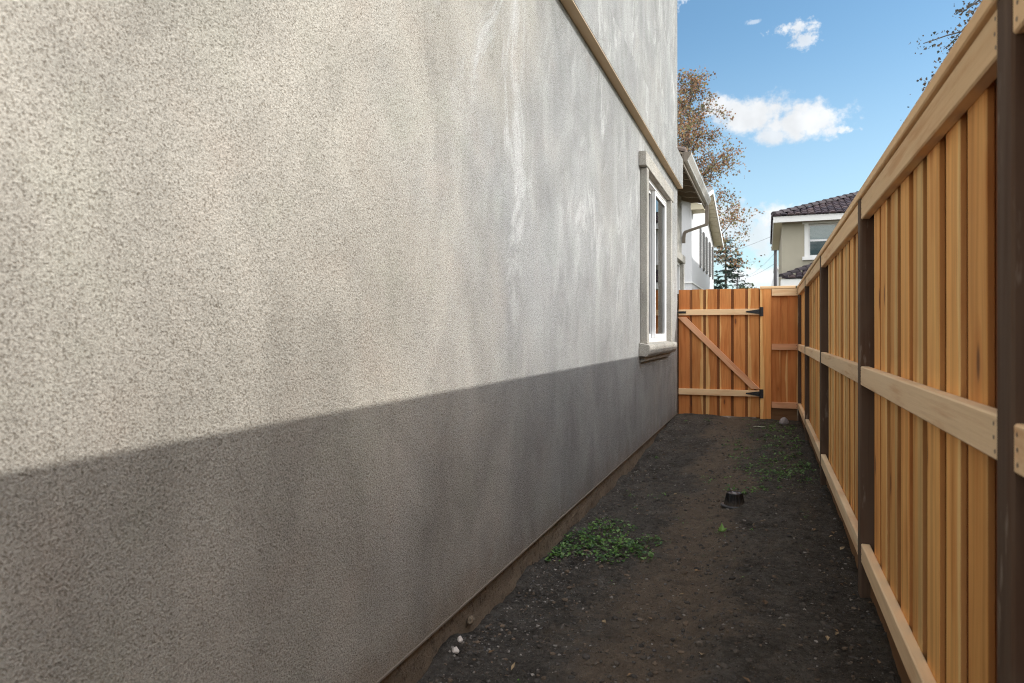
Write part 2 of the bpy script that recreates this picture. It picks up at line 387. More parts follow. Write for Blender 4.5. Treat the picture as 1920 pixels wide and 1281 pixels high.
def tube(bm, pts, rad, sides=8, cap=True):
    rings = []
    pts = [Vector(p) for p in pts]
    if not hasattr(rad, '__len__'): rad = [rad] * len(pts)
    for i, p in enumerate(pts):
        d = (pts[min(i + 1, len(pts) - 1)] - pts[max(i - 1, 0)]).normalized()
        a = d.orthogonal().normalized() if i == 0 else (pa - d * pa.dot(d)).normalized()
        pa = a
        c = d.cross(a)
        rings.append([bm.verts.new(p + (a * math.cos(t) + c * math.sin(t)) * rad[i]) for t in [2 * math.pi * k / sides for k in range(sides)]])
    for r0, r1 in zip(rings, rings[1:]):
        for k in range(sides): bm.faces.new((r0[k], r0[(k + 1) % sides], r1[(k + 1) % sides], r1[k]))
    if cap: bm.faces.new(rings[0][::-1]); bm.faces.new(rings[-1])
def from_np(name, verts, faces, mat, parent=None, tint=None, smooth=False):
    me = bpy.data.meshes.new(name)
    me.from_pydata([tuple(v) for v in verts], [], [tuple(f) for f in faces])
    if tint is not None:
        at = me.color_attributes.new('tint', 'FLOAT_COLOR', 'POINT')
        t = np.ones((len(verts), 4), dtype=np.float32); t[:, :3] = tint
        at.data.foreach_set('color', t.ravel())
    return finish(name, me, mat, parent, smooth)
def wall_panel(bm, mp, u0, u1, v0, v1, depth, holes=()):
    """wall with openings; mp(u, v, w) -> point, w=0 outside face, w=depth inside face"""
    us = sorted({u0, u1, *[h[0] for h in holes], *[h[1] for h in holes]})
    vs = sorted({v0, v1, *[h[2] for h in holes], *[h[3] for h in holes]})
    cache = {}
    def V(u, v, w):
        k = (u, v, w)
        if k not in cache: cache[k] = bm.verts.new(mp(u, v, w))
        return cache[k]
    def inside(i, j):
        if i < 0 or j < 0 or i >= len(us) - 1 or j >= len(vs) - 1: return False
        cu, cv = (us[i] + us[i + 1]) / 2, (vs[j] + vs[j + 1]) / 2
        return not any(h[0] < cu < h[1] and h[2] < cv < h[3] for h in holes)
    for i in range(len(us) - 1):
        for j in range(len(vs) - 1):
            if not inside(i, j): continue
            a, b_, c_, d_ = us[i], us[i + 1], vs[j], vs[j + 1]
            for w in (0, depth): bm.faces.new((V(a, c_, w), V(b_, c_, w), V(b_, d_, w), V(a, d_, w)))
            if not inside(i - 1, j): bm.faces.new((V(a, c_, 0), V(a, d_, 0), V(a, d_, depth), V(a, c_, depth)))
            if not inside(i + 1, j): bm.faces.new((V(b_, c_, 0), V(b_, d_, 0), V(b_, d_, depth), V(b_, c_, depth)))
            if not inside(i, j - 1): bm.faces.new((V(a, c_, 0), V(b_, c_, 0), V(b_, c_, depth), V(a, c_, depth)))
            if not inside(i, j + 1): bm.faces.new((V(a, d_, 0), V(b_, d_, 0), V(b_, d_, depth), V(a, d_, depth)))

ROT = {'x': Matrix.Identity(3),                                            # length along world X, width along Z
       'z': Matrix(((0, 0, 1), (0, 1, 0), (1, 0, 0))) }
def lumber(name, L, w, t, center, xdir, ydir, mat, parent, bevel=0.003, bow=0.0, ends=0.0):
    """a sawn piece: length L along xdir, face width w along ydir, thickness t; slight bow and worn arrises"""
    bm = bmesh.new()
    n = 6 if bow else 1
    sec = [(-w/2 + bevel, -t/2), (w/2 - bevel, -t/2), (w/2, -t/2 + bevel), (w/2, t/2 - bevel), (w/2 - bevel, t/2), (-w/2 + bevel, t/2), (-w/2, t/2 - bevel), (-w/2, -t/2 + bevel)]
    ph = random.uniform(0, 6.3); by = random.uniform(-1, 1) * bow; bz = random.uniform(-.4, .4) * bow
    ea, eb = random.uniform(-ends, ends), random.uniform(-ends, ends)
    rings = []
    for i in range(n + 1):
        u = i / n
        xx = -L/2 + (ea if i == 0 else 0) + (L + (eb - ea if i == n else 0)) * u if i in (0, n) else -L/2 + L * u
        dy = by * math.sin(math.pi * u + ph * .2); dz = bz * math.sin(2.2 * u + ph)
        rings.append([bm.verts.new((xx, y + dy, z + dz)) for y, z in sec])
    for r0, r1 in zip(rings, rings[1:]):
        for k in range(8): bm.faces.new((r0[k], r0[(k + 1) % 8], r1[(k + 1) % 8], r1[k]))
    bm.faces.new(rings[0][::-1]); bm.faces.new(rings[-1])
    bmesh.ops.recalc_face_normals(bm, faces=bm.faces)
    me = bpy.data.meshes.new(name); bm.to_mesh(me); bm.free()
    me.materials.append(mat)
    if name == 'board':            # shade on the board edges is put into a darker edge colour
        me.materials.append(M['cedar_edge_shade'])
        for p_ in me.polygons:
            if abs(p_.normal.y) > 0.9: p_.material_index = 1
    o = bpy.data.objects.new(name, me); COL.objects.link(o)
    X = Vector(xdir).normalized(); Y = Vector(ydir).normalized(); Z = X.cross(Y)
    o.matrix_world = Matrix.Translation(center) @ Matrix((X, Y, Z)).transposed().to_4x4()
    o.rotation_euler = Matrix((X, Y, Z)).transposed().to_euler(); o.location = center
    return adopt(o, parent)
UP = (0, 0, 1); AX = (1, 0, 0); AY = (0, 1, 0)

# ------------------------------------------------------------------ ground
def gbase(x, y):
    f = min(1, max(0, (x + 1.3) / 1.6)); f = f * f * (3 - 2 * f)
    e = min(1, max(0, (y - 6.6) / 3.6)); e = e * e * (3 - 2 * e)
    left = -0.125 * (1 - e) + 0.02 * e
    return left * (1 - f) + 0.0 * f
def gz(x, y):
    z = gbase(x, y)
    z += 0.030 * mnoise.noise((x * 1.7, y * 1.4, 3)) + 0.022 * mnoise.noise((x * 5, y * 4, 7)) - 0.022 * math.exp(-((x + .42 + .1 * math.sin(y * 1.3)) / .09) ** 2) + 0.007 * mnoise.noise((x * 14, y * 14, 1)) + 0.0075 * mnoise.noise((x * 30, y * 30, 5)) + 0.010 * max(0, mnoise.noise((x * 9, y * 9, 8)) - .1)
    if x < -1.08: z += 0.05 * min(1, (-1.08 - x) / .15) * max(0, mnoise.noise((x * 3, y * 2.3, 11)) + .25 * mnoise.noise((x * 9, y * 11, 4)))
    z += 0.055 * math.exp(-((x + 1.25) / .07) ** 2 - ((y - 2.62) / .16) ** 2)
    return z
LAND = -0.17
bm = bmesh.new(); bm.faces.new([bm.verts.new(p) for p in ((-900, -900, LAND), (900, -900, LAND), (900, 1500, LAND), (-900, 1500, LAND))])
o = build('ground', bm, M['land']); tag(o, 'dry land around the houses', 'ground', kind='structure')
xs = np.arange(-1.32, 0.62, 0.016); ys = np.concatenate([np.arange(-3.0, 1.6, 0.06), np.arange(1.6, 6.0, 0.016), np.arange(6.0, 10.95, 0.024)])
V = []
for y in ys:
    for x in xs: V.append((x, y, gz(x, y)))
nx = len(xs); F = []
for j in range(len(ys) - 1):
    for i in range(nx - 1):
        a = j * nx + i; F.append((a, a + 1, a + nx + 1, a + nx))
o = from_np('soil', V, F, M['soil'], smooth=True)
tag(o, 'dark bare earth of the side yard between wall and fence', 'soil', kind='structure')

# ------------------------------------------------------------------ stucco house
WX = -1.25
HOUSE_END = 10.38
house = empty('stucco_house', (-4, 4, 0), 'grey beige stucco house filling the left side, with one window near the gate', 'house')
WIN = (7.324, 9.125, 1.13, 2.98)
bm = bmesh.new()
wall_panel(bm, lambda u, v, w: (WX - w, u, v), -3.2, HOUSE_END, 0.048, 7.0, 0.20, [WIN])
build('wall', bm, M['stucco'], house)
bm = bmesh.new()
wall_panel(bm, lambda u, v, w: (u, HOUSE_END - 0.001 - w, v), -10.0, WX - 0.202, 0.048, 7.0, 0.2)
wall_panel(bm, lambda u, v, w: (u, -3.2 + w, v), -10.0, WX - 0.202, 0.048, 7.0, 0.2)
wall_panel(bm, lambda u, v, w: (-10.0 - 0.002 - w, u, v), -3.2, HOUSE_END, 0.048, 7.0, 0.2)
build('end_wall', bm, M['stucco'], house)
# weep screed lip and rough footing
box('weep_screed', WX - 0.02, WX + 0.006, -3.2, HOUSE_END, 0.040, 0.0475, M['taupe'], house)
ys_ = np.arange(-3.2, HOUSE_END, 0.03); zs_ = np.arange(-0.34, 0.045, 0.022)
V = []
for z in zs_:
    for y in ys_:
        k = (z + 0.3) / 0.34
        V.append((WX - 0.024 + 0.012 * mnoise.noise((y * 5, z * 9, 2)) + 0.009 * mnoise.noise((y * 17, z * 22, 9)) + 0.012 * (1 - k), y, z))
ny = len(ys_)
F = [(j * ny + i, j * ny + i + 1, (j + 1) * ny + i + 1, (j + 1) * ny + i) for j in range(len(zs_) - 1) for i in range(ny - 1)]
from_np('footing', V, F, M['footing'], house, smooth=True)
bm = bmesh.new(); bx(bm, -10, WX - 0.05, -3.2, HOUSE_END - 0.03, -0.34, 0.04); build('slab', bm, M['footing'], house)
# belt course: proud band with a weathered (sloped) top
bm = bmesh.new()
prism(bm, [(WX - 0.01, -3.2, 3.385), (WX + 0.082, -3.2, 3.385), (WX + 0.082, -3.2, 3.81), (WX - 0.01, -3.2, 3.93)], (0, 3.2 + HOUSE_END + 0.004, 0))
build('belt_course', bm, M['stucco'], house, 0.006, 2)
box('belt_bounce', WX + 0.004, WX + 0.078, -3.19, HOUSE_END, 3.377, 3.3845, simple('tan_bounce', (0.52, 0.395, 0.265), 0.85, 0.10, 5), house)  # added strip: warm bounce light under the belt put into its tan colour
# upper roof
bm = bmesh.new()
e = 0.42
c = [(-10 - e, -3.2 - e, 7.0), (WX + e, -3.2 - e, 7.0), (WX + e, HOUSE_END + e, 7.0), (-10 - e, HOUSE_END + e, 7.0)]
r0 = (-5.6, 1.2, 8.6); r1 = (-5.6, 6.0, 8.6)
vs = [bm.verts.new(p) for p in c] + [bm.verts.new((p[0], p[1], 7.16)) for p in c] + [bm.verts.new(r0), bm.verts.new(r1)]
for f in ((3, 2, 1, 0), (0, 1, 5, 4), (1, 2, 6, 5), (2, 3, 7, 6), (3, 0, 4, 7), (4, 5, 8), (5, 6, 9, 8), (6, 7, 9), (7, 4, 8, 9)): bm.faces.new([vs[i] for i in f])
build('roof', bm, M['taupe'], house)
# ---- window with stucco surround
y0, y1, z0, z1 = WIN
win = bpy.data.objects.new('window', None); COL.objects.link(win); win.location = (WX, (y0 + y1) / 2, z0); adopt(win, house)
win.matrix_parent_inverse = Matrix.Translation((4, -4, 0))
T = WX + 0.073
box('jamb_trim', WX - 0.003, T, 7.206, 7.324, z0 - 0.005, z1 - 0.002, M['trim_stucco'], win, 0.007, 2)
box('jamb_trim', WX - 0.003, T, 9.125, 9.245, z0 - 0.005, z1 - 0.002, M['trim_stucco'], win, 0.007, 2)
box('head_trim', WX - 0.003, WX + 0.080, 7.11, 9.34, 2.98, 3.13, M['trim_stucco'], win, 0.008, 2)
bm = bmesh.new()
prism(bm, [(WX - 0.003, 7.12, 0.995), (WX + 0.085, 7.12, 0.985), (WX + 0.112, 7.12, 1.02), (WX + 0.118, 7.12, 1.09), (WX + 0.105, 7.12, 1.115), (WX - 0.003, 7.12, 1.135)], (0, 2.28, 0))
build('sill', bm, M['trim_stucco'], win, 0.008, 2)
bm = bmesh.new()
prism(bm, [(WX - 0.003, 7.20, 0.925), (WX + 0.045, 7.20, 0.935), (WX + 0.06, 7.20, 0.994), (WX - 0.003, 7.20, 0.994)], (0, 2.02, 0))
build('apron', bm, M['trim_stucco'], win, 0.005, 1)
bm = bmesh.new(); fx0, fx1 = WX - 0.085, WX + 0.012; fw = 0.05
bx(bm, fx0, fx1, y0, y0 + fw, z0, z1); bx(bm, fx0, fx1, y1 - fw, y1, z0, z1)
bx(bm, fx0, fx1, y0 + fw, y1 - fw, z0, z0 + fw); bx(bm, fx0, fx1, y0 + fw, y1 - fw, z1 - fw, z1)
build('frame', bm, M['vinyl'], win)
ym = (y0 + y1) / 2 - 0.02
def sash(xa, xb, ya, yb, ww=0.045):
    bm = bmesh.new(); za, zb = z0 + fw + 0.002, z1 - fw - 0.002
    bx(bm, xa, xb, ya, ya + ww, za, zb); bx(bm, xa, xb, yb - ww, yb, za, zb)
    bx(bm, xa, xb, ya + ww, yb - ww, za, za + ww); bx(bm, xa, xb, ya + ww, yb - ww, zb - ww, zb)
    build('sash', bm, M['vinyl'], win)
    xm = (xa + xb) / 2
    box('pane', xm - 0.003, xm + 0.003, ya + ww, yb - ww, za + ww, zb - ww, M['glass'], win)
sash(WX - 0.078, WX - 0.042, y0 + fw + 0.002, ym + 0.03)
sash(WX - 0.036, WX + 0.006, ym - 0.02, y1 - fw - 0.002)
box('blind', WX - 0.15, WX - 0.135, 8.62, y1 + 0.1, z0 - 0.02, z1 + 0.02, M['screen'], win)
bm = bmesh.new()
bx(bm, -4.2, -4.1, 5.5, HOUSE_END - 0.21, 0.3, 3.3)
build('inner_wall', bm, M['dark_room'], house)
box('inner_floor', -9.9, WX - 0.21, -3.0, HOUSE_END - 0.21, 0.05, 0.1, M['dark_room'], house)
box('inner_ceiling', -9.9, WX - 0.21, -3.0, HOUSE_END - 0.21, 3.25, 3.35, M['dark_room'], house)
# ---- low wing beyond the gate: set back wall, open eave with rafter tails, gutter, downspout
AXW = -1.62; AE = 14.17
W2 = (12.75, 13.92, 1.15, 2.62)
bm = bmesh.new()
wall_panel(bm, lambda u, v, w: (AXW - w, u, v), HOUSE_END + 0.002, AE, 0.048, 4.0, 0.2, [W2])
wall_panel(bm, lambda u, v, w: (u, AE - 0.001 - w, v), -8.0, AXW - 0.202, 0.048, 4.0, 0.2)
build('wing_wall', bm, M['trim_stucco'], house)
box('wing_footing', AXW - 0.4, AXW - 0.02, HOUSE_END, AE - 0.03, -0.34, 0.046, M['footing'], house)
w2 = bpy.data.objects.new('window', None); COL.objects.link(w2); w2.location = (AXW, 13.3, 1.15); adopt(w2, house)
w2.matrix_parent_inverse = Matrix.Translation((4, -4, 0))
box('jamb_trim', AXW - 0.002, AXW + 0.07, W2[1], W2[1] + 0.12, W2[2], W2[3] - 0.002, M['trim_stucco'], w2, 0.006, 1)
box('jamb_trim', AXW - 0.002, AXW + 0.07, W2[0] - 0.12, W2[0], W2[2], W2[3] - 0.002, M['trim_stucco'], w2, 0.006, 1)
box('head_trim', AXW - 0.002, AXW + 0.08, W2[0] - 0.2, W2[1] + 0.2, W2[3], W2[3] + 0.15, M['trim_stucco'], w2, 0.006, 1)
box('sill', AXW - 0.002, AXW + 0.11, W2[0] - 0.2, W2[1] + 0.2, W2[2] - 0.14, W2[2] - 0.002, M['trim_stucco'], w2, 0.006, 1)
bm = bmesh.new()
for a, b_, c_, d_ in ((W2[0], W2[0] + .05, W2[2], W2[3]), (W2[1] - .05, W2[1], W2[2], W2[3]), (W2[0] + .05, W2[1] - .05, W2[2], W2[2] + .05), (W2[0] + .05, W2[1] - .05, W2[3] - .05, W2[3]), (13.31, 13.36, W2[2] + .05, W2[3] - .05)):
    bx(bm, AXW - 0.08, AXW - 0.01, a, b_, c_, d_)
build('frame', bm, M['vinyl'], w2)
box('pane', AXW - 0.06, AXW - 0.054, W2[0] + .05, W2[1] - .05, W2[2] + .05, W2[3] - .05, M['glass'], w2)
box('wing_inner_wall', AXW - 1.6, AXW - 1.5, HOUSE_END + .1, AE - .3, 0.1, 3.6, M['dark_room'], house)
EX = -1.185; EP = 0.36        # fascia face, roof pitch
GY0, GY1 = HOUSE_END + 0.03, 14.28
def roofz(x): return 3.90 + (EX - x) * EP
bm = bmesh.new()
prism(bm, [(EX, GY0, roofz(EX)), (EX, GY0, roofz(EX) + 0.03), (-5.0, GY0, roofz(-5.0) + 0.03), (-5.0, GY0, roofz(-5.0))], (0, GY1 - GY0, 0))
rf = build('wing_roof', bm, M['soffit'], house)
# barrel tiles of the lowest courses, one tube-shell each row
def barrel_rows(bm, x_eave, ya, yb, z_eave, pitch, length, rad=0.085, step=0.20):
    y = ya + rad
    while y < yb:
        for k in range(int(length / 0.38)):
            xa = x_eave + 0.05 - k * 0.36; xb = xa - 0.42
            pts0, pts1 = [], []
            for i in range(7):
                t = math.pi * i / 6
                pts0.append(bm.verts.new((xa, y + rad * math.cos(t), z_eave + (x_eave - xa) * pitch + 0.015 + rad * math.sin(t))))
                pts1.append(bm.verts.new((xb, y + rad * .86 * math.cos(t), z_eave + (x_eave - xb) * pitch - 0.005 + rad * .86 * math.sin(t))))
            for i in range(6): bm.faces.new((pts0[i], pts0[i + 1], pts1[i + 1], pts1[i]))
            bm.faces.new(pts0[::-1])
        y += step
bm = bmesh.new(); barrel_rows(bm, EX, GY0, GY1 - 0.05, 3.935, EP, 3.4)
o = build('roof_tiles', bm, simple('brown_tile', (0.16, 0.12, 0.10), 0.85, 0.25, 9), rf); tag(o, kind='stuff')
yy = GY0 + 0.35
while yy < GY1:
    bm = bmesh.new()
    def rz(x, d): return roofz(x) - d
    pts = [(EX + .0, 0.02), (EX - 0.06, 0.085), (EX - 0.16, 0.10), (EX - 0.24, 0.135), (AXW - .05, 0.14)]
    out = [(x, yy, rz(x, d)) for x, d in pts] + [(AXW - .05, yy, rz(AXW - .05, 0.002)), (EX, yy, rz(EX, 0.002))]
    prism(bm, out, (0, 0.045, 0))
    build('rafter', bm, M['soffit'], house)
    yy += 0.56
box('fascia', EX + 0.001, EX + 0.022, GY0, GY1, 3.74, 3.93, M['taupe'], house)
# ogee gutter: profile swept along the eave
prof = [(0.0, 3.77), (0.065, 3.77), (0.075, 3.80), (0.105, 3.85), (0.125, 3.885), (0.128, 3.925), (0.120, 3.925), (0.118, 3.888), (0.10, 3.86), (0.068, 3.806), (0.06, 3.778), (0.006, 3.778), (0.006, 3.93), (0.0, 3.93)]
prof = [(x * .86, 3.795 + (z - 3.77) * .84) for x, z in prof]
bm = bmesh.new(); prism(bm, [(EX + 0.023 + x, GY0, z) for x, z in prof], (0, GY1 - GY0, 0))
g = build('gutter', bm, M['taupe_metal'], house)
bm = bmesh.new(); prism(bm, [(EX + 0.023 + x, GY0 - 0.004, z) for x, z in prof[:6] + [(0.0, 3.93)]], (0, 0.0035, 0))
build('end_cap', bm, M['taupe'], g)
bm = bmesh.new(); prism(bm, [(EX + 0.023 + x, GY1 + 0.0005, z) for x, z in prof[:6] + [(0.0, 3.93)]], (0, 0.0035, 0))
build('end_cap', bm, M['taupe'], g)
bm = bmesh.new()
def sq(bm, pts, a, b):
    rings = []
    for p in pts:
        x, y, z = p[:3]; ang = p[3]
        ca, sa = math.cos(ang), math.sin(ang)
        rings.append([bm.verts.new((x + u * ca, y + v, z + u * sa)) for u, v in ((-a, -b), (a, -b), (a, b), (-a, b))])
    for q0, q1 in zip(rings, rings[1:]):
        for k in range(4): bm.faces.new((q0[k], q0[(k + 1) % 4], q1[(k + 1) % 4], q1[k]))
    bm.faces.new(rings[0][::-1]); bm.faces.new(rings[-1])
gx = EX + 0.062
sq(bm, [(gx, 14.12, 3.772, 0), (gx, 14.12, 3.43, 0), (gx - 0.015, 14.12, 3.395, -.45), (AXW + 0.09, 14.12, 3.275, -.45), (AXW + 0.06, 14.12, 3.24, 0), (AXW + 0.045, 14.12, 3.16, 0), (AXW + 0.045, 14.12, 3.05, 0)], 0.032, 0.04)
build('downspout', bm, M['taupe'], house)

# ------------------------------------------------------------------ wooden fence
FX = 0.41
POSTS = [(-4.64, -4.55), (-2.63, -2.54), (-0.58, -0.49), (1.455, 1.544), (3.578, 3.667), (6.10, 6.19), (8.52, 8.61), (10.40, 10.49)]
fence = empty('wooden_fence', (FX, 3, 0), 'new board on board cedar fence with dark treated posts along the right side', 'fence')
TOP = 1.869
XF = FX + 0.0445      # centre of post
for (a, b_) in POSTS:
    yc = (a + b_) / 2
    lumber('post', TOP + 0.45, b_ - a, 0.089, (XF, yc, (TOP - 0.45) / 2), UP, AY, M['treated'], fence, 0.005)
nails = bmesh.new()
def nail(x, y, z, ax):
    rr = 0.0045
    vs = [nails.verts.new(Vector((x, y, z)) + (Vector((0, math.cos(t), math.sin(t))) if ax == 'x' else Vector((math.cos(t), 0, math.sin(t)))) * rr) for t in [k * math.pi / 4 for k in range(8)]]
    nails.faces.new(vs)
bays = list(zip(POSTS, POSTS[1:]))
for bi, (pa, pb) in enumerate(bays):
    ya, yb = pa[1] + 0.002, pb[0] - 0.002; L = yb - ya; yc = (ya + yb) / 2
    jz = random.uniform(-.004, .004)
    for (zt, zb, mt) in ((1.866, 1.772, 'fir_warm'), (1.082 + jz, 0.993 + jz, 'fir'), (0.25 + jz, 0.162 + jz, 'fir')):
        dx = random.uniform(0, 0.004)
        lumber('rail', L, zt - zb, 0.038, (FX + 0.0195 + dx, yc, (zt + zb) / 2), AY, UP, M[mt], fence, 0.004)
        for ye in (ya + 0.018, yb - 0.018):
            for k in range(3): nail(FX - 0.0003 + dx, ye + random.uniform(-.005, .005), zb + (zt - zb) * (0.2 + 0.3 * k), 'x')
    lumber('kick_board', L, 0.205, 0.034, (FX + 0.060, yc, 0.055), AY, UP, M['kick'], fence, 0.003)
    # proud boards first, boards behind cover the gaps
    pitch = 0.219; wdt = 0.148
    if bi == 3: st = 1.839 - 0.219 * 0
    y = {3: 1.839}.get(bi, ya + random.uniform(0.10, 0.19))
    ys0 = []
    while y - wdt / 2 > ya + 0.02: y -= pitch
    y += pitch
    k = 0
    while y + wdt / 2 < yb - 0.01:
        ys0.append(y + random.uniform(-.007, .007)); y += pitch
    for y in ys0:
        lumber('board', 1.69, wdt + random.uniform(-.008, .004), 0.016, (FX + 0.048 + random.uniform(0, .002), y, 0.160 + 0.845), UP, AY, M['cedar'], fence, 0.002, bow=0.006)
    back = [(ya + 0.0005, ys0[0] - 0.045)] + [((p + q_) / 2 - 0.071, (p + q_) / 2 + 0.071) for p, q_ in zip(ys0, ys0[1:])] + [(ys0[-1] + 0.045, yb - 0.0005)]
    for lo_, hi_ in back:
        cutn = 2 if hi_ - lo_ > 0.16 else 1
        for q_ in range(cutn):
            lo = lo_ + (hi_ - lo_) * q_ / cutn; hi = lo_ + (hi_ - lo_) * (q_ + 1) / cutn
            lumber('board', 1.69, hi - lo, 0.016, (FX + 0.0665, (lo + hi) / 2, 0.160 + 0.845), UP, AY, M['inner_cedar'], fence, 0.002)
    # cap boards meet over the posts
    ca, cb = (pa[0] + pa[1]) / 2, (pb[0] + pb[1]) / 2
    if bi == len(bays) - 1: cb = pb[1] + 0.03
    lumber('cap_board', cb - ca - 0.003, 0.14, 0.037, (FX + 0.064 + random.uniform(-.003, .003), (ca + cb) / 2, TOP + 0.0190), AY, AX, M['fir_warm'], fence, 0.004)
# return panel beside the gate
GYP = 10.44          # gate plane (camera side face of rails)
PX0, PX1 = 0.062, FX + 0.0
for (zt, zb) in ((1.866, 1.764), (1.082, 0.993), (0.25, 0.162)):
    lumber('rail', PX1 - PX0 - 0.004, zt - zb, 0.038, ((PX0 + PX1) / 2, GYP + 0.019, (zt + zb) / 2), AX, UP, M['pink_fir'] if zt < 1.8 else M['fir_warm'], fence, 0.004)
    for k in range(2): nail(PX1 - 0.02, GYP - 0.0003, zb + 0.025 + 0.04 * k, 'y')
lumber('kick_board', PX1 - PX0 - 0.004, 0.175, 0.034, ((PX0 + PX1) / 2, GYP + 0.0585, 0.07), AX, UP, M['kick'], fence, 0.003)
lumber('gate_stop', 2.05, 0.15, 0.05, (-1.247, GYP + 0.105, 0.80), UP, AX, M['treated'], fence, 0.003)
for x, dy, mt in ((0.108, 0.048, 'redwood'), (0.345, 0.048, 'redwood'), (0.227, 0.0665, 'redwood')):
    lumber('board', 1.69, 0.142, 0.016, (x, GYP + dy, 1.005), UP, AX, M[mt], fence, 0.002)
lumber('gate_post', 2.25, 0.24, 0.060, (-0.03, GYP + 0.115, 0.74), UP, AX, M['treated'], fence, 0.004)
lumber('post_facing', 1.886, 0.148, 0.019, (-0.018, GYP + 0.012, 0.925), UP, AX, M['redwood'], fence, 0.003)
lumber('cap_board', FX - 0.03 + 0.095, 0.14, 0.037, ((FX - 0.03 - 0.095) / 2, GYP + 0.064, TOP + 0.019), AX, AY, M['fir_warm'], fence, 0.004)
build('nail_heads', nails, M['nail'], fence)['kind'] = 'stuff'

# ------------------------------------------------------------------ gate
gate = empty('wooden_gate', (-0.66, GYP + 0.05, 0.05), 'orange wooden gate with diagonal brace and black strap hinges closing the passage', 'gate')
GL, GR = -1.244, -0.098
pw = 0.163; pitch = (GR - GL - pw) / 5
for i in range(6):
    xc = GL + pw / 2 + i * pitch
    lumber('board', 1.865, pw - 0.005, 0.016, (xc, GYP + 0.048, 0.950 + random.uniform(-.002, .002)), UP, AX, M['redwood'], gate, 0.002)
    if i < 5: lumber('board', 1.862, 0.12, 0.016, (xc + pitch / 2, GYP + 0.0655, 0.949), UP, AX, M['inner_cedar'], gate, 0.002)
lumber('rail', GR - GL - 0.012, 0.086, 0.036, ((GL + GR) / 2, GYP + 0.0205, 1.543), AX, UP, M['fir_warm'], gate, 0.003)
lumber('rail', GR - GL - 0.012, 0.090, 0.036, ((GL + GR) / 2, GYP + 0.0205, 0.362), AX, UP, M['fir_warm'], gate, 0.003)
p0 = Vector((GL + 0.045, 0, 1.478)); p1 = Vector((GR - 0.05, 0, 0.425)); dd = (p1 - p0)
bm = bmesh.new()
dn = dd.normalized(); nn = Vector((-dn.z, 0, dn.x)) * 0.044
# brace cut to butt against both rails: built in its own frame so that the grain runs along it
Lb = dd.length
br = lumber('brace', Lb - 0.01, 0.088, 0.036, ((p0 + p1) / 2 + Vector((0, GYP + 0.0205, 0))), dn, (-dn.z, 0, dn.x), M['pink_fir'], gate, 0.003)
def cut(o, sx0, sx1):
    me = o.data
    for v in me.vertices:
        k = sx0 if v.co.x < 0 else sx1
        v.co.x += k * v.co.y
cut(br, -dn.x / -dn.z * -1.0 if abs(dn.z) > .1 else 0, -dn.x / -dn.z * -1.0)
for zc in (1.543, 0.362):
    bm = bmesh.new()
    yF = GYP - 0.004
    prism(bm, [(GR - 0.004, yF, zc + 0.036), (GR - 0.004, yF, zc - 0.036), (GR - 0.185, yF, zc - 0.008), (GR - 0.192, yF, zc), (GR - 0.185, yF, zc + 0.008)], (0, 0.006, 0))
    h = build('hinge', bm, M['black_iron'], gate)
    box('hinge_plate', GR + 0.012, GR + 0.05, yF, yF + 0.006, zc - 0.064, zc + 0.064, M['black_iron'], h)
    bm = bmesh.new(); tube(bm, [(GR + 0.004, yF - 0.004, zc - 0.066), (GR + 0.004, yF - 0.004, zc + 0.066)], 0.009, 10); build('hinge_pin', bm, M['black_iron'], h)
    bm = bmesh.new()
    for q_ in ((GR - 0.03, .018), (GR - 0.03, -.018), (GR - 0.10, 0), (GR - 0.16, 0), (GR + 0.03, .045), (GR + 0.03, -.045)):
        bmesh.ops.create_uvsphere(bm, u_segments=8, v_segments=5, radius=0.006, matrix=Matrix.Translation((q_[0], yF - 0.001, zc + q_[1])))
    build('screw_heads', bm, M['black_iron'], h)
bm = bmesh.new(); bx(bm, GL + 0.012, GL + 0.115, GYP - 0.006, GYP + 0.001, 1.528, 1.560)
la = build('latch', bm, M['black_iron'], gate, 0.002)
bm = bmesh.new(); bx(bm, GL - 0.012, GL + 0.085, GYP - 0.020, GYP - 0.0075, 1.538, 1.550); bx(bm, GL - 0.014, GL - 0.004, GYP - 0.028, GYP + 0.03, 1.515, 1.575); build('latch_bar', bm, M['black_iron'], la)

# ------------------------------------------------------------------ nursery pot, stones, scraps
def lathe(bm, prof, seg, ribs=0, amp=0.0, c=(0, 0, 0)):
    rings = []
    for (r, z, k) in prof:
        ring = []
        for i in range(seg):
            t = 2 * math.pi * i / seg
            rr = r + (amp * k * (1 if math.cos(ribs * t) > 0 else -1) if ribs else 0)
            ring.append(bm.verts.new((c[0] + rr * math.cos(t), c[1] + rr * math.sin(t), c[2] + z)))
        rings.append(ring)
    for r0, r1 in zip(rings, rings[1:]):
        for i in range(seg): bm.faces.new((r0[i], r0[(i + 1) % seg], r1[(i + 1) % seg], r1[i]))
    return rings
px_, py_ = -0.225, 5.30
pz = gz(px_, py_) - 0.003
pot = empty('plant_pot', (px_, py_, pz), 'small black ribbed plastic nursery pot standing upside down on the soil', 'plant pot')
bm = bmesh.new()
rg = lathe(bm, [(0.074, 0.012, 0), (0.073, 0.016, 1), (0.070, 0.032, 1), (0.056, 0.091, 1), (0.054, 0.096, 0), (0.051, 0.098, 0), (0.047, 0.095, 0), (0.020, 0.095, 0)], 80, 20, 0.0012, (px_, py_, pz))
bm.faces.new(rg[-1])
m, n, b = material('dusty_plastic')
P = n.obj(); sz_ = n.math('SUBTRACT', n.sep(P)[2], pz)
du = n.math('MULTIPLY', n.sm(n.math('ADD', sz_, n.math('MULTIPLY', n.noise(P, 45, 4, 0.7), -0.09)), 0.02, -0.05), 0.8)
n.put(b.inputs['Base Color'], n.mix(du, (0.005, 0.005, 0.006), (0.085, 0.070, 0.056)))
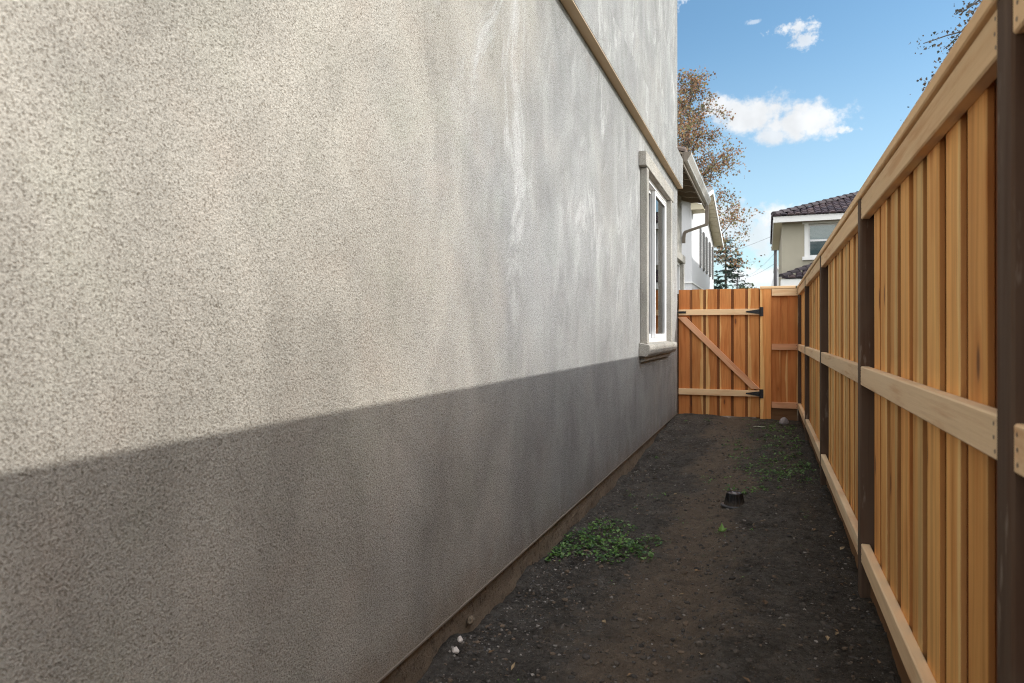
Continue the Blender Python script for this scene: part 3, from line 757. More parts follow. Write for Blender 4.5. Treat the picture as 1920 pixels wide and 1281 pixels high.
n.put(b.inputs['Roughness'], n.lin(du, 0, 1, 0.36, 0.9)); b.inputs['Specular IOR Level'].default_value = 0.35
build('body', bm, m, pot)
bm = bmesh.new(); lathe(bm, [(0.072, 0.012, 0), (0.095, 0.012, 0), (0.099, 0.008, 0), (0.100, 0.0, 0), (0.097, 0.0, 0), (0.095, 0.007, 0), (0.072, 0.008, 0)], 64, 0, 0, (px_, py_, pz)); build('rim', bm, simple('grey_rim', (0.05, 0.05, 0.055), 0.3, 0.1, 20), pot, smooth=True)
bm = bmesh.new()
bmesh.ops.create_uvsphere(bm, u_segments=16, v_segments=6, radius=0.016, matrix=Matrix.Translation((px_, py_, pz + 0.095)) @ Matrix.Diagonal((1, 1, .25, 1)))
for k in range(4):
    t = k * math.pi / 2 + .4
    bmesh.ops.create_uvsphere(bm, u_segments=10, v_segments=5, radius=0.007, matrix=Matrix.Translation((px_ + .036 * math.cos(t), py_ + .036 * math.sin(t), pz + 0.096)) @ Matrix.Diagonal((1, 1, .25, 1)))
build('base_boss', bm, simple('pale_plastic', (0.35, 0.35, 0.36), 0.3, 0.1, 20), pot)

def stone(name, x, y, sx, sy, sz, mat, label, seed, rot=0.0, group=None, cat='stone', z=None):
    bm = bmesh.new(); bmesh.ops.create_icosphere(bm, subdivisions=3, radius=1.0)
    for v in bm.verts:
        k = 1 + 0.32 * mnoise.noise(v.co * 1.1 + Vector((seed, 0, 0))) + 0.12 * mnoise.noise(v.co * 3 + Vector((0, seed, 0)))
        v.co *= k
        for pn in (Vector((.7, .5, .5)), Vector((-.6, .3, .7)), Vector((.1, -.8, .55)), Vector((-.5, -.6, .2))):
            pn = pn.normalized(); d = v.co.dot(pn)
            if d > 0.72: v.co -= pn * (d - 0.72)
        v.co = Vector((v.co.x * sx, v.co.y * sy, v.co.z * sz))
    bmesh.ops.rotate(bm, verts=bm.verts, matrix=Matrix.Rotation(rot, 3, 'Z'))
    me = bpy.data.meshes.new(name); bm.to_mesh(me); bm.free()
    o = finish(name, me, mat, smooth=True)
    o.location = (x, y, gz(x, y) + sz * 0.7 if z is None else z)
    return tag(o, label, cat, group)
stone('white_stone', -1.205, 2.56, .017, .015, .014, M['stone_white'], 'larger of two small white angular stones in the foreground by the footing', 3)
stone('white_stone', -1.215, 2.625, .013, .013, .014, M['stone_white'], 'smaller of two white stones, the one touching the footing behind the larger', 8)
stone('grey_rock', 0.215, 10.02, .060, .085, .055, M['stone_grey'], 'pale grey rock lying at the foot of the panel beside the gate', 5, -.6, cat='rock')
stone('footing_lump', -1.252, 2.82, .020, .028, .018, M['footing'], 'rough mortar lump stuck low on the footing', 12, cat='mortar lump', z=-0.055)
# paper scrap: crumpled thin sheet
bm = bmesh.new(); g_ = 7
vv = [[bm.verts.new((-0.17 + 0.15 * i / g_ + .01 * mnoise.noise((i, j, 1)), 9.62 + 0.07 * j / g_, gz(-0.1, 9.65) + 0.012 + 0.016 * abs(mnoise.noise((i * .8, j * .8, 4))))) for i in range(g_ + 1)] for j in range(g_ + 1)]
for j in range(g_):
    for i in range(g_): bm.faces.new((vv[j][i], vv[j][i + 1], vv[j + 1][i + 1], vv[j + 1][i]))
bmesh.ops.solidify(bm, geom=list(bm.faces), thickness=0.0015)
tag(build('paper_scrap', bm, M['paper']), 'crumpled pale paper scrap on the soil in front of the gate', 'litter')

# pebbles, clods, wood chips: one uncountable scatter
ico_v = np.array([v[:] for v in [(0, 0, 1), (.894, 0, .447), (.276, .851, .447), (-.724, .526, .447), (-.724, -.526, .447), (.276, -.851, .447), (.724, .526, -.447), (-.276, .851, -.447), (-.894, 0, -.447), (-.276, -.851, -.447), (.724, -.526, -.447), (0, 0, -1)]])
ico_f = [(0, 1, 2), (0, 2, 3), (0, 3, 4), (0, 4, 5), (0, 5, 1), (1, 6, 2), (2, 7, 3), (3, 8, 4), (4, 9, 5), (5, 10, 1), (6, 7, 2), (7, 8, 3), (8, 9, 4), (9, 10, 5), (10, 6, 1), (11, 7, 6), (11, 8, 7), (11, 9, 8), (11, 10, 9), (11, 6, 10)]
def scatter(n, xr, yr, sizes, cols, name, label, cat, sink=0.2, wallbias=0.0):
    V, F, C = [], [], []
    for i in range(n):
        x = rng.uniform(*xr)
        if wallbias and rng.random() < wallbias: x = -1.23 + abs(rng.normal(0, 0.16))
        y = yr[0] + (yr[1] - yr[0]) * rng.random() ** 1.5
        sz = sizes[0] * (sizes[1] / sizes[0]) ** (rng.random() ** 2.4)
        p = ico_v * (1 + rng.uniform(-.28, .28, (12, 1)))
        p = p * np.array([rng.uniform(.7, 1.4), rng.uniform(.7, 1.2), rng.uniform(.5, .95)]) * sz
        a = rng.uniform(0, 6.28); ca, sa = math.cos(a), math.sin(a)
        p = p @ np.array([[ca, sa, 0], [-sa, ca, 0], [0, 0, 1]])
        p += np.array([x, y, gz(x, y) + sz * (0.4 - sink)])
        b0 = len(V) * 12
        V.append(p); F += [(b0 + q0, b0 + q1, b0 + q2) for q0, q1, q2 in ico_f]
        c_ = np.array(cols[rng.integers(len(cols))]) * rng.uniform(.7, 1.25)
        C.append(np.repeat(c_[None], 12, 0))
    o = from_np(name, np.concatenate(V), F, M['pebble'], tint=np.clip(np.concatenate(C), 0, 1))
    return tag(o, label, cat, kind='stuff')
scatter(6500, (-1.24, 0.42), (1.5, 10.2), (0.0022, 0.010), [(.13, .12, .11), (.17, .155, .14), (.10, .095, .09), (.22, .20, .18), (.16, .12, .09), (.085, .08, .08), (.11, .10, .09), (.25, .23, .21)], 'pebbles', 'loose pebbles and stone chips strewn over the soil', 'pebbles', wallbias=.35)
scatter(8500, (-1.24, 0.46), (1.5, 9.8), (0.003, 0.017), [(.07, .061, .053), (.09, .075, .062), (.055, .049, .044), (.12, .09, .066), (.062, .055, .05)], 'soil_clods', 'small dark clods of earth over the side yard', 'soil clods', sink=0.35)

# dry leaf bits and straws
items = []
for i in range(420):
    x = rng.uniform(-1.22, 0.43); y = 1.6 + 8.4 * rng.random() ** 1.4
    if rng.random() < .3: x = 0.43 - abs(rng.normal(0, .12))
    L = rng.uniform(.012, .045); a = rng.uniform(0, 6.28)
    w_ = L * (rng.uniform(.3, .7) if rng.random() < .6 else .06)
    items.append(((x, y, gz(x, y) + .006 + rng.random() * .006), (math.cos(a), math.sin(a), rng.normal(0, .25)), L, w_, np.array([(.20, .125, .07), (.14, .09, .055), (.27, .20, .12), (.10, .07, .05)][rng.integers(4)]) * rng.uniform(.7, 1.2)))
DEBRIS = items

# weeds ---------------------------------------------------------------
def leaf_geo(center, direction, up, L, w):
    """a pointed oval leaf, folded along its rib: 6 verts, 4 faces"""
    d = np.array(direction, float); d /= np.linalg.norm(d) + 1e-9
    s_ = np.cross(d, up); s_ /= np.linalg.norm(s_) + 1e-9
    nrm = np.cross(s_, d)
    c = np.array(center, float)
    return np.array([c, c + d * L * .45 + s_ * w * .5 + nrm * w * .18, c + d * L + nrm * -w * .1, c + d * L * .45 - s_ * w * .5 + nrm * w * .18, c + d * L * .5, c + d * L * .08])
LEAF_F = [(5, 4, 1), (4, 2, 1), (5, 3, 4), (4, 3, 2)]
def pack(items, name, mat, parent=None):
    V = np.concatenate([i[0] for i in items]); C = np.concatenate([np.repeat(np.array(i[1])[None], len(i[0]), 0) for i in items])
    F = []
    for k in range(len(items)):
        F += [tuple(k * 6 + q for q in f) for f in LEAF_F]
    return from_np(name, V, F, mat, parent, tint=np.clip(C, 0, 1))
o = pack([(leaf_geo(c_, d_, (.1, .1, 1.0), L_, w_), col_) for c_, d_, L_, w_, col_ in DEBRIS], 'leaf_litter', M['pebble'])
tag(o, 'dry brown leaf bits and straws strewn over the soil', 'leaf litter', kind='stuff')
GREENS = [(.085, .19, .028), (.06, .14, .025), (.12, .23, .045), (.17, .27, .10), (.05, .11, .035)]
def weed(items, x, y, n, spread, hgt, Ls):
    z = gz(x, y)
    for i in range(n):
        a = rng.uniform(0, 6.28); r = spread * math.sqrt(rng.random())
        cx, cy = x + r * math.cos(a), y + r * math.sin(a)
        if cx < WX + 0.015: cx = WX + 0.02 + rng.random() * .02
        cz = gz(cx, cy) + hgt * rng.random() * max(0.15, 1 - (r / spread) ** 2)
        b_ = rng.uniform(0, 6.28)
        d = (math.cos(b_), math.sin(b_), rng.uniform(-.1, .9))
        L = rng.uniform(*Ls)
        c_ = np.array(GREENS[rng.integers(5)]) * rng.uniform(.75, 1.25)
        if rng.random() < .22:
            d = (d[0] * .5, d[1] * .5, 1.0); L *= 1.5; items.append((leaf_geo((cx, cy, gz(cx, cy)), d, (1.0, .2, 0), L, L * .09), c_ * np.array([1.4, 1.15, 1.0]))); continue
        items.append((leaf_geo((cx, cy, cz), d, (0, 0, 1.0), L, L * rng.uniform(.5, .85)), c_))
items = []
for (x, y, s_, n_, h_) in [(-1.16, 4.05, .10, 120, .06), (-1.12, 4.28, .13, 230, .09), (-1.03, 4.45, .15, 200, .075), (-.93, 4.25, .13, 170, .06), (-.84, 4.12, .11, 150, .055), (-.75, 4.08, .10, 130, .06),
                       (-.70, 4.30, .08, 70, .05), (-1.05, 4.72, .13, 90, .05), (-1.20, 3.92, .06, 60, .05), (-.93, 4.62, .10, 60, .04), (-1.0, 4.0, .07, 30, .03), (-.86, 3.93, .07, 50, .03), (-.66, 3.98, .06, 40, .04)]:
    weed(items, x, y, int(n_ * .95), s_ * 1.12, h_ * 1.15, (.012, .040))
tag(pack(items, 'weeds', M['weed']), 'low mat of green chickweed against the footing in mid passage', 'weeds', kind='stuff')
items = []
for i in range(150):
    y = rng.uniform(5.6, 10.1); x = rng.uniform(-.35, .40) if rng.random() < .8 else rng.uniform(-1.1, .3)
    weed(items, x, y, int(rng.integers(5, 22)), rng.uniform(.02, .075), rng.uniform(.01, .035), (.012, .034))
for (x, y) in [(0.02, 7.1), (.12, 6.6), (-.02, 6.3), (.20, 7.0), (.05, 8.4), (.14, 8.0), (-.12, 6.9), (.25, 6.4)]:
    weed(items, x, y, 46, .19, .06, (.016, .042))
for i in range(26):
    y = rng.uniform(2.0, 5.6); x = rng.uniform(-.95, .35)
    weed(items, x, y, int(rng.integers(3, 8)), rng.uniform(.012, .03), rng.uniform(.01, .025), (.010, .022))
tag(pack(items, 'scattered_weeds', M['weed']), 'sparse young weeds sprouting between gate and fence foot', 'weeds', kind='stuff')
x, y = -0.275, 4.62; z = gz(x, y)
items = []
for a, L, el_ in ((1.6, .062, 1.5), (.3, .045, .8), (3.6, .035, .7), (5.0, .035, .5), (2.4, .04, 1.0)):
    items.append((leaf_geo((x, y, z + .004), (math.cos(a), math.sin(a), el_), (0.2, 1, 0.3), L, L * .48), (.20, .36, .085)))
tag(pack(items, 'seedling', M['weed']), 'single bright green seedling in front of the black pot', 'seedling')

# ------------------------------------------------------------------ trees
def make_tree(name, base, label, cat, height, prof, nlimb, leafcols, Lsize, nleaf, z_lo, lean=(0, 0), trunk_r=0.2, seed=1, up=0.55, twig=3, group=None, az=None, jit=1.25, rmin=.004):
    rg_ = np.random.default_rng(seed)
    root = empty(name, base, label, cat, group)
    B = Vector(base)
    bm = bmesh.new()
    pts, rad = [], []
    for i in range(11):
        u = i / 10
        pts.append(B + Vector((lean[0] * u + .25 * math.sin(3 * u + seed), lean[1] * u + .2 * math.sin(4 * u), height * .97 * u)))
        rad.append(trunk_r * (1 - u) ** .8 + .012)
    tube(bm, pts, rad, 8)
    build('trunk', bm, M['bark'], root, smooth=True)
    bm = bmesh.new(); tips = []
    def grow(p, d, L, r, depth):
        n_ = 4; q = [p]; rr = [r]
        for i in range(n_):
            d = (d + Vector(rg_.normal(0, .16, 3)) + Vector((0, 0, .06))).normalized()
            q.append(q[-1] + d * L / n_); rr.append(r * (1 - .8 * (i + 1) / n_) + rmin)
        tube(bm, q, rr, 5 if depth > 1 else 4, cap=False)
        for k in range(1, n_ + 1): tips.append((q[k], d, L))
        if depth > 0:
            for k in range(twig):
                j = rg_.integers(1, n_ + 1)
                side = Vector(rg_.normal(0, 1, 3)); side = (side - d * side.dot(d)).normalized()
                grow(q[j], (d * .55 + side * .75).normalized(), L * rg_.uniform(.38, .6), rr[j] * .6, depth - 1)
    for i in range(nlimb):
        u = z_lo + (0.97 - z_lo) * (i + rg_.random() * .8) / nlimb
        k = u * 10; i0 = int(min(9, k)); p = pts[i0].lerp(pts[i0 + 1], k - i0)
        a = i * 2.4 + rg_.uniform(-.4, .4) if az is None else rg_.uniform(*az)
        L = max(.4, prof(u) * rg_.uniform(.75, 1.12))
        grow(p, Vector((math.cos(a), math.sin(a), up)).normalized(), L, .02 + .012 * L, 2)
    build('branches', bm, M['bark'], root, smooth=True)
    items = []
    wts = np.array([t_[2] for t_ in tips]); picks = rg_.choice(len(tips), nleaf, p=wts / wts.sum())
    for i in range(nleaf):
        p, d, dep = tips[picks[i]]
        c = np.array(p) + rg_.normal(0, Lsize * jit, 3)
        dr = rg_.normal(0, 1, 3); dr[2] -= .5
        col = np.array(leafcols[rg_.integers(len(leafcols))]) * rg_.uniform(.7, 1.25)
        L = Lsize * rg_.uniform(.6, 1.3)
        items.append((leaf_geo(c, dr, rg_.normal(0, 1, 3), L, L * .8), col))
    o = pack(items, 'crown', M['leaf'], root)
    return root
AUT = [(.30, .145, .07), (.34, .19, .09), (.20, .11, .07), (.26, .22, .11), (.17, .17, .075), (.38, .21, .12), (.14, .095, .07), (.24, .21, .13)]
make_tree('autumn_tree', (-4.75, 42.0, LAND), 'tall thin crowned tree in rusty brown autumn leaf behind the white house', 'tree', 17.6,
          lambda u: float(np.interp(u, [.2, .35, .55, .66, .74, .86, 1.0], [3.0, 3.7, 3.7, 3.0, 1.9, 1.5, .5])), 60, AUT, .15, 16500, .26, lean=(0.4, 0), trunk_r=.26, seed=4)
DK = [(.07, .06, .05), (.10, .075, .055), (.05, .055, .04), (.12, .08, .05)]
make_tree('bare_tree', (7.95, 18.4, LAND), 'sparse dark leaved tree whose twigs hang over the fence top', 'tree', 13.5,
          lambda u: 3.9, 34, DK, .085, 26000, .34, trunk_r=.22, seed=11, up=.25, jit=1.3, rmin=.009)
make_tree('far_round_tree', (-2.6, 96.0, LAND), 'small far round tree low beside the distant pole', 'tree', 7.4,
          lambda u: 1.0, 18, [(.05, .075, .035), (.07, .09, .04)], .35, 1500, .35, trunk_r=.15, seed=23)
# conifer
def conifer(base, H, Rr, seed):
    rg_ = np.random.default_rng(seed)
    root = empty('conifer_tree', base, 'dark green conifer with drooping tiers seen above the gate', 'tree')
    bm = bmesh.new(); B = Vector(base)
    tube(bm, [B, B + Vector((0, 0, H * .5)), B + Vector((0, 0, H))], [.2, .12, .02], 7); build('trunk', bm, M['bark'], root)
    items = []; bm = bmesh.new()
    z = H * .12
    while z < H * .99:
        rr = Rr * (1 - z / H) ** .6 + .15
        for k in range(7):
            a = rg_.uniform(0, 6.28); L = rr * rg_.uniform(.55, 1.1)
            p0 = B + Vector((0, 0, z + rg_.uniform(-.1, .1))); p1 = p0 + Vector((math.cos(a) * L, math.sin(a) * L, -.10 * L + .12 * L))
            pm = (p0 + p1) / 2 + Vector((0, 0, -.06 * L))
            tube(bm, [p0, pm, p1], [.025, .018, .006], 4, False)
            for i in range(int(10 + 16 * L)):
                u = rg_.uniform(.15, 1.0)
                p = p0.lerp(p1, u) + Vector((rg_.normal(0, .10), rg_.normal(0, .10), rg_.normal(-.05, .06)))
                dr = (math.cos(a) + rg_.normal(0, .7), math.sin(a) + rg_.normal(0, .7), rg_.uniform(-.7, .1))
                c_ = np.array([(.026, .046, .034), (.034, .058, .036), (.020, .036, .030)][rg_.integers(3)]) * rg_.uniform(.8, 1.3)
                LL = rg_.uniform(.22, .42)
                items.append((leaf_geo(p, dr, rg_.normal(0, 1, 3) + np.array([0, 0, 1.5]), LL, LL * .34), c_))
        z += .42
    build('branches', bm, M['bark'], root)
    pack(items, 'crown', M['leaf'], root)
conifer((-3.25, 60.0, LAND), 9.6, 2.9, 3)
# strap leaved plant by the tan house
root = empty('cordyline_plant', (3.0, 22.0, LAND), 'yellow green strap leaved plant rising before the tan house window', 'plant')
bm = bmesh.new(); tube(bm, [(3.0, 22, LAND), (3.03, 22, 2.2), (3.0, 22, 4.15)], [.06, .05, .04], 7); build('stem', bm, M['bark'], root)
items = []
for i in range(70):
    a = rng.uniform(0, 6.28); el_ = rng.uniform(-.3, 1.6); L = rng.uniform(.45, .75)
    zc = 4.15 + rng.uniform(-.55, .1)
    items.append((leaf_geo((3.0, 22, zc), (math.cos(a), math.sin(a), el_), (0, 0, 1.0001), L, .055), np.array([(.22, .26, .05), (.13, .20, .05), (.30, .30, .08), (.09, .15, .05)][rng.integers(4)])))
pack(items, 'leaves', M['leaf'], root)

# ------------------------------------------------------------------ white house beyond the gate
wh = empty('white_house', (-7, 30, LAND), 'white two storey house with grey shutters on its gable end, beyond the gate', 'house')
HX = -2.5; A0, A1 = 24.9, 35.5; RY = 29.0
wins = [(28.3, 29.25), (29.9, 30.75), (31.5, 32.5), (33.2, 34.4)]
bm = bmesh.new()
holes = [(a, b_, 3.95, 5.35) for a, b_ in wins]
wall_panel(bm, lambda u, v, w: (HX - w, u, v), A0, A1, LAND, 5.45, 0.2, holes)
# gable triangle
prism(bm, [(HX - .001, A0, 5.452), (HX - .001, A1, 5.452), (HX - .001, A1, 5.62), (HX - .001, RY, 6.95), (HX - .001, A0, 6.0)], (-0.2, 0, 0))
wall_panel(bm, lambda u, v, w: (u, A0 + w, v), -12, HX - 0.202, LAND, 6.0, 0.2)
wall_panel(bm, lambda u, v, w: (u, A1 - w, v), -12, HX - 0.202, LAND, 5.6, 0.2)
build('wall', bm, M['white_siding'], wh)
bm = bmesh.new()
for k in range(26):
    x = HX - 0.12 - k * 0.3
    bx(bm, x, x + 0.03, A0 - 0.016, A0 - 0.001, 0.0, 5.9)
build('batten', bm, M['white_siding'], wh)['kind'] = 'stuff'
bm = bmesh.new(); bx(bm, -9, HX + 0.05, A0 - 0.09, A0 - 0.017, 2.55, 2.63); bx(bm, -9, HX + 0.03, A0 - 0.05, A0 - 0.017, 3.0, 3.05); bx(bm, HX + .001, HX + 0.03, A0, A1, 3.0, 3.05); build('band', bm, M['white_paint'], wh)
for a, b_ in wins:
    wo = bpy.data.objects.new('window', None); COL.objects.link(wo); wo.location = (HX, (a + b_) / 2, 3.95); adopt(wo, wh); wo.matrix_parent_inverse = Matrix.Translation((7, -30, -LAND))
    bm = bmesh.new()
    for q0, q1, q2, q3 in ((a, a + .07, 3.95, 5.35), (b_ - .07, b_, 3.95, 5.35), (a + .07, b_ - .07, 3.95, 4.02), (a + .07, b_ - .07, 5.28, 5.35), (a + .07, b_ - .07, 4.62, 4.68)): bx(bm, HX - .1, HX - .02, q0, q1, q2, q3)
    build('frame', bm, M['white_paint'], wo)
    box('pane', HX - .07, HX - .06, a + .07, b_ - .07, 4.02, 5.28, M['glass'], wo)
    box('room', HX - .30, HX - .28, a - .1, b_ + .1, 3.9, 5.4, M['dark_room'], wo)
    for sa, sb in ((a - .42, a - .02), (b_ + .02, b_ + .42)):
        bm = bmesh.new(); bx(bm, HX + .001, HX + .05, sa, sb, 3.85, 5.42)
        for k in range(14): bx(bm, HX + .051, HX + .062, sa + .05, sb - .05, 3.93 + k * .105, 3.99 + k * .105)
        build('shutter', bm, M['shutter'], wo)
# roof: two slabs of the gable, ridge along x
bm = bmesh.new()
ov = 0.42
prism(bm, [(HX + ov, RY, 7.05), (HX + ov, A1 + .5, 5.66), (HX + ov, A1 + .5, 5.80), (HX + ov, RY, 7.20)], (-9.8, 0, 0))
prism(bm, [(HX + ov, RY, 7.05), (HX + ov, RY, 7.20), (HX + ov, A0 - .5, 6.05), (HX + ov, A0 - .5, 5.90)], (-9.8, 0, 0))
rw = build('roof', bm, M['shutter'], wh)
bm = bmesh.new()
n_b = 14
for k in range(n_b):
    u0, u1 = k / n_b, (k + .93) / n_b
    def P_(u): return (RY + (A1 + .5 - RY) * u, 7.045 + (5.655 - 7.045) * u)
    (ya, za), (yb, zb) = P_(u0), P_(u1)
    prism(bm, [(HX + .002, ya, za - .03), (HX + .002, yb, zb - .03), (HX + .002, yb, zb - .004), (HX + .002, ya, za - .004)], (ov - .03, 0, 0))
build('rake_soffit', bm, M['cream_soffit'], rw)
bm = bmesh.new()
prism(bm, [(HX + ov + .001, RY, 6.93), (HX + ov + .001, A1 + .52, 5.53), (HX + ov + .001, A1 + .52, 5.68), (HX + ov + .001, RY, 7.08)], (.03, 0, 0))
prism(bm, [(HX + ov + .001, RY - .001, 6.93), (HX + ov + .001, RY - .001, 7.08), (HX + ov + .001, A0 - .5, 5.95), (HX + ov + .001, A0 - .5, 5.80)], (.03, 0, 0))
build('bargeboard', bm, M['white_paint'], rw)
bm = bmesh.new(); bx(bm, HX - .6, HX - .1, 29.6, 30.1, 6.9, 7.75); bx(bm, HX - .66, HX - .04, 29.54, 30.16, 7.75, 7.83)
for k in range(5): bx(bm, HX - .62, HX - .08, 29.58, 30.12, 7.05 + k * .13, 7.09 + k * .13)
build('chimney', bm, M['shutter'], rw)
bm = bmesh.new(); prism(bm, [(HX + .001, A0 - .3, 5.55), (HX + .45, A0 - .3, 5.55), (HX + .45, A0 - .3, 5.68), (HX + .001, A0 - .3, 5.85)], (0, .9, 0)); build('eave_return', bm, M['cream_soffit'], wh)

# ------------------------------------------------------------------ tan house to the right
th = empty('tan_house', (6, 30, LAND), 'tan stucco house with purplish barrel tile hip roof beyond the fence', 'house')
TX0, TY0, TX1, TY1 = 0.50, 26.0, 12.0, 33.6
TW = (1.36, 2.32, 3.90, 5.04)
bm = bmesh.new()
wall_panel(bm, lambda u, v, w: (u, TY0 + w, v), TX0, TX1, LAND, 5.12, .2, [TW])
wall_panel(bm, lambda u, v, w: (TX0 + .001 + w, u, v), TY0 + .202, TY1, LAND, 5.12, .2)
wall_panel(bm, lambda u, v, w: (TX1 - w, u, v), TY0 + .202, TY1, LAND, 5.12, .2)
wall_panel(bm, lambda u, v, w: (u, TY1 + .002 + w, v), TX0, TX1, LAND, 5.12, .2)
build('wall', bm, M['olive_stucco'], th)
tw = bpy.data.objects.new('window', None); COL.objects.link(tw); tw.location = (1.84, TY0, 3.9); adopt(tw, th); tw.matrix_parent_inverse = Matrix.Translation((-6, -30, -LAND))
bm = bmesh.new(); a, b_, c_, d_ = TW
bx(bm, a - .13, a, TY0 - .04, TY0 + .02, c_, d_); bx(bm, b_, b_ + .13, TY0 - .04, TY0 + .02, c_, d_)
bx(bm, a - .20, b_ + .20, TY0 - .06, TY0 + .02, d_, d_ + .13)
build('trim', bm, M['white_paint'], tw)
box('sill', a - .20, b_ + .20, TY0 - .09, TY0 + .02, c_ - .12, c_ - .001, M['white_paint'], tw)
for zz0, zz1, yo in ((c_, (c_ + d_) / 2 + .02, .06), ((c_ + d_) / 2 - .02, d_, .09)):
    bm = bmesh.new(); f_ = .055
    bx(bm, a, a + f_, TY0 + yo, TY0 + yo + .028, zz0, zz1); bx(bm, b_ - f_, b_, TY0 + yo, TY0 + yo + .028, zz0, zz1)
    bx(bm, a + f_, b_ - f_, TY0 + yo, TY0 + yo + .028, zz0, zz0 + f_); bx(bm, a + f_, b_ - f_, TY0 + yo, TY0 + yo + .028, zz1 - f_, zz1)
    build('sash', bm, M['vinyl'], tw)
    box('pane', a + f_, b_ - f_, TY0 + yo + .012, TY0 + yo + .018, zz0 + f_, zz1 - f_, M['glass'], tw)
bm = bmesh.new()
for k in range(12): bx(bm, a + .05, b_ - .05, TY0 + .15, TY0 + .17, 4.50 + k * .045, 4.50 + k * .045 + .040)
build('blind', bm, M['blind'], tw)
box('room', a - .3, b_ + .3, TY0 + .5, TY0 + .55, c_ - .2, d_ + .05, M['dark_room'], tw)
# roof: hip, corrugated barrel tile skin on its visible slopes
EZ = 5.30; OV = 0.30; PIT = 0.36
ex0, ey0, ex1, ey1 = TX0 - .27, TY0 - .40, TX1 + .3, TY1 + .4
ry = (ey0 + ey1) / 2; rzz = EZ + (ry - ey0) * PIT; hx0 = ex0 + (ry - ey0); hx1 = ex1 - (ry - ey0)
bm = bmesh.new()
cs = [bm.verts.new(p) for p in ((ex0, ey0, EZ - .02), (ex1, ey0, EZ - .02), (ex1, ey1, EZ - .02), (ex0, ey1, EZ - .02), (hx0, ry, rzz - .02), (hx1, ry, rzz - .02))]
for f in ((0, 1, 5, 4), (2, 3, 4, 5), (3, 0, 4), (1, 2, 5), (3, 2, 1, 0)): bm.faces.new([cs[i] for i in f])
tr_ = build('roof', bm, M['shutter'], th)
def tile_slope(P0, U, Vd, width, depth, clipf, seed):
    """overlapping barrel tiles: U along the eave, Vd up the slope"""
    rg_ = np.random.default_rng(seed)
    U = np.array(U); Vd = np.array(Vd); Nn = np.cross(U, Vd); Nn /= np.linalg.norm(Nn); P0 = np.array(P0)
    V, F, C = [], [], []
    tw_, tl = .22, .31
    for r in range(int(depth / tl) + 1):
        for c in range(int(width / tw_) + 1):
            u, v = c * tw_, r * tl
            if not clipf(u + tw_ / 2, v + tl / 2): continue
            b0 = len(V)
            for (vv, lift, sc) in ((v - .03, .028, 1.0), (v + tl, .0, .95)):
                for i in range(6):
                    t = math.pi * i / 5
                    V.append(P0 + U * (u + tw_ / 2 - math.cos(t) * tw_ * .5 * sc) + Vd * vv + Nn * (lift + .062 * math.sin(t)))
            F += [(b0 + i, b0 + i + 1, b0 + 7 + i, b0 + 6 + i) for i in range(5)]
            F.append(tuple(b0 + i for i in range(5, -1, -1)))
            cc_ = np.array([(.048, .034, .042), (.06, .042, .048), (.038, .029, .037), (.074, .051, .052)][rg_.integers(4)]) * rg_.uniform(.8, 1.25)
            C += [cc_] * 12
    return V, F, C
sl = math.sqrt(1 + PIT * PIT)
front = tile_slope((ex0, ey0 - .04, EZ), (1, 0, 0), (0, 1 / sl, PIT / sl), ex1 - ex0, (ry - ey0) * sl, lambda u, v: u > v / sl - .05 and u < (ex1 - ex0) - v / sl, 1)
left = tile_slope((ex0 - .04, ey1, EZ), (0, -1, 0), (1 / sl, 0, PIT / sl), ey1 - ey0, (ry - ey0) * sl, lambda u, v: u > v / sl and u < (ey1 - ey0) - v / sl + .05, 2)
V, F, C = list(front[0]), list(front[1]), list(front[2])
k = len(V); V += left[0]; F += [tuple(i + k for i in f) for f in left[1]]; C += left[2]
o = from_np('roof_tiles', V, F, M['tile'], tr_, tint=np.array(C), smooth=False); tag(o, kind='stuff')
def ridge_caps(p, q, parent, n=None):
    p, q = Vector(p), Vector(q); L = (q - p).length; n = n or int(L / .36)
    d = (q - p).normalized(); s_ = d.cross(Vector((0, 0, 1))).normalized(); u_ = s_.cross(d)
    for k in range(n):
        a = p + d * (L * k / n); b_ = p + d * (L * (k + 1.12) / n)
        bm = bmesh.new(); r0, r1 = [], []
        for i in range(7):
            t = math.pi * i / 6
            r0.append(bm.verts.new(a + s_ * math.cos(t) * .135 + u_ * (.05 + .11 * math.sin(t)))); r1.append(bm.verts.new(b_ + s_ * math.cos(t) * .115 + u_ * (.02 + .10 * math.sin(t))))
        for i in range(6): bm.faces.new((r0[i], r0[i + 1], r1[i + 1], r1[i]))
        bm.faces.new(r0[::-1])
        me = bpy.data.meshes.new('ridge_tile'); bmesh.ops.recalc_face_normals(bm, faces=bm.faces); bm.to_mesh(me); bm.free()
        at = me.color_attributes.new('tint', 'FLOAT_COLOR', 'POINT'); cc_ = np.array([.052, .042, .047]) * random.uniform(.75, 1.3)
        at.data.foreach_set('color', np.tile([*cc_, 1], len(me.vertices)).astype(np.float32))
        finish('ridge_tile', me, M['tile'], parent)
ridge_caps((ex0, ey0, EZ + .03), (hx0, ry, rzz + .03), tr_)
# fascia, soffit
bm = bmesh.new(); bx(bm, ex0, ex1, ey0 - .025, ey0, EZ - .21, EZ - .005); bx(bm, ex0 - .025, ex0 - .001, ey0 - .025, ey1, EZ - .21, EZ - .005)
build('fascia', bm, M['white_paint'], th)
bm = bmesh.new()
k = 0
while ey0 + .1 + k * .14 < ey1: bx(bm, ex0 + .002, TX0 - .001, ey0 + .1 + k * .14, ey0 + .1 + k * .14 + .13, EZ - .21, EZ - .19); k += 1
build('soffit', bm, M['cream_soffit'], th)
box('front_soffit', ex0 + .002, ex1, ey0 + .001, TY0 - .001, EZ - .20, EZ - .18, M['soffit'], th)
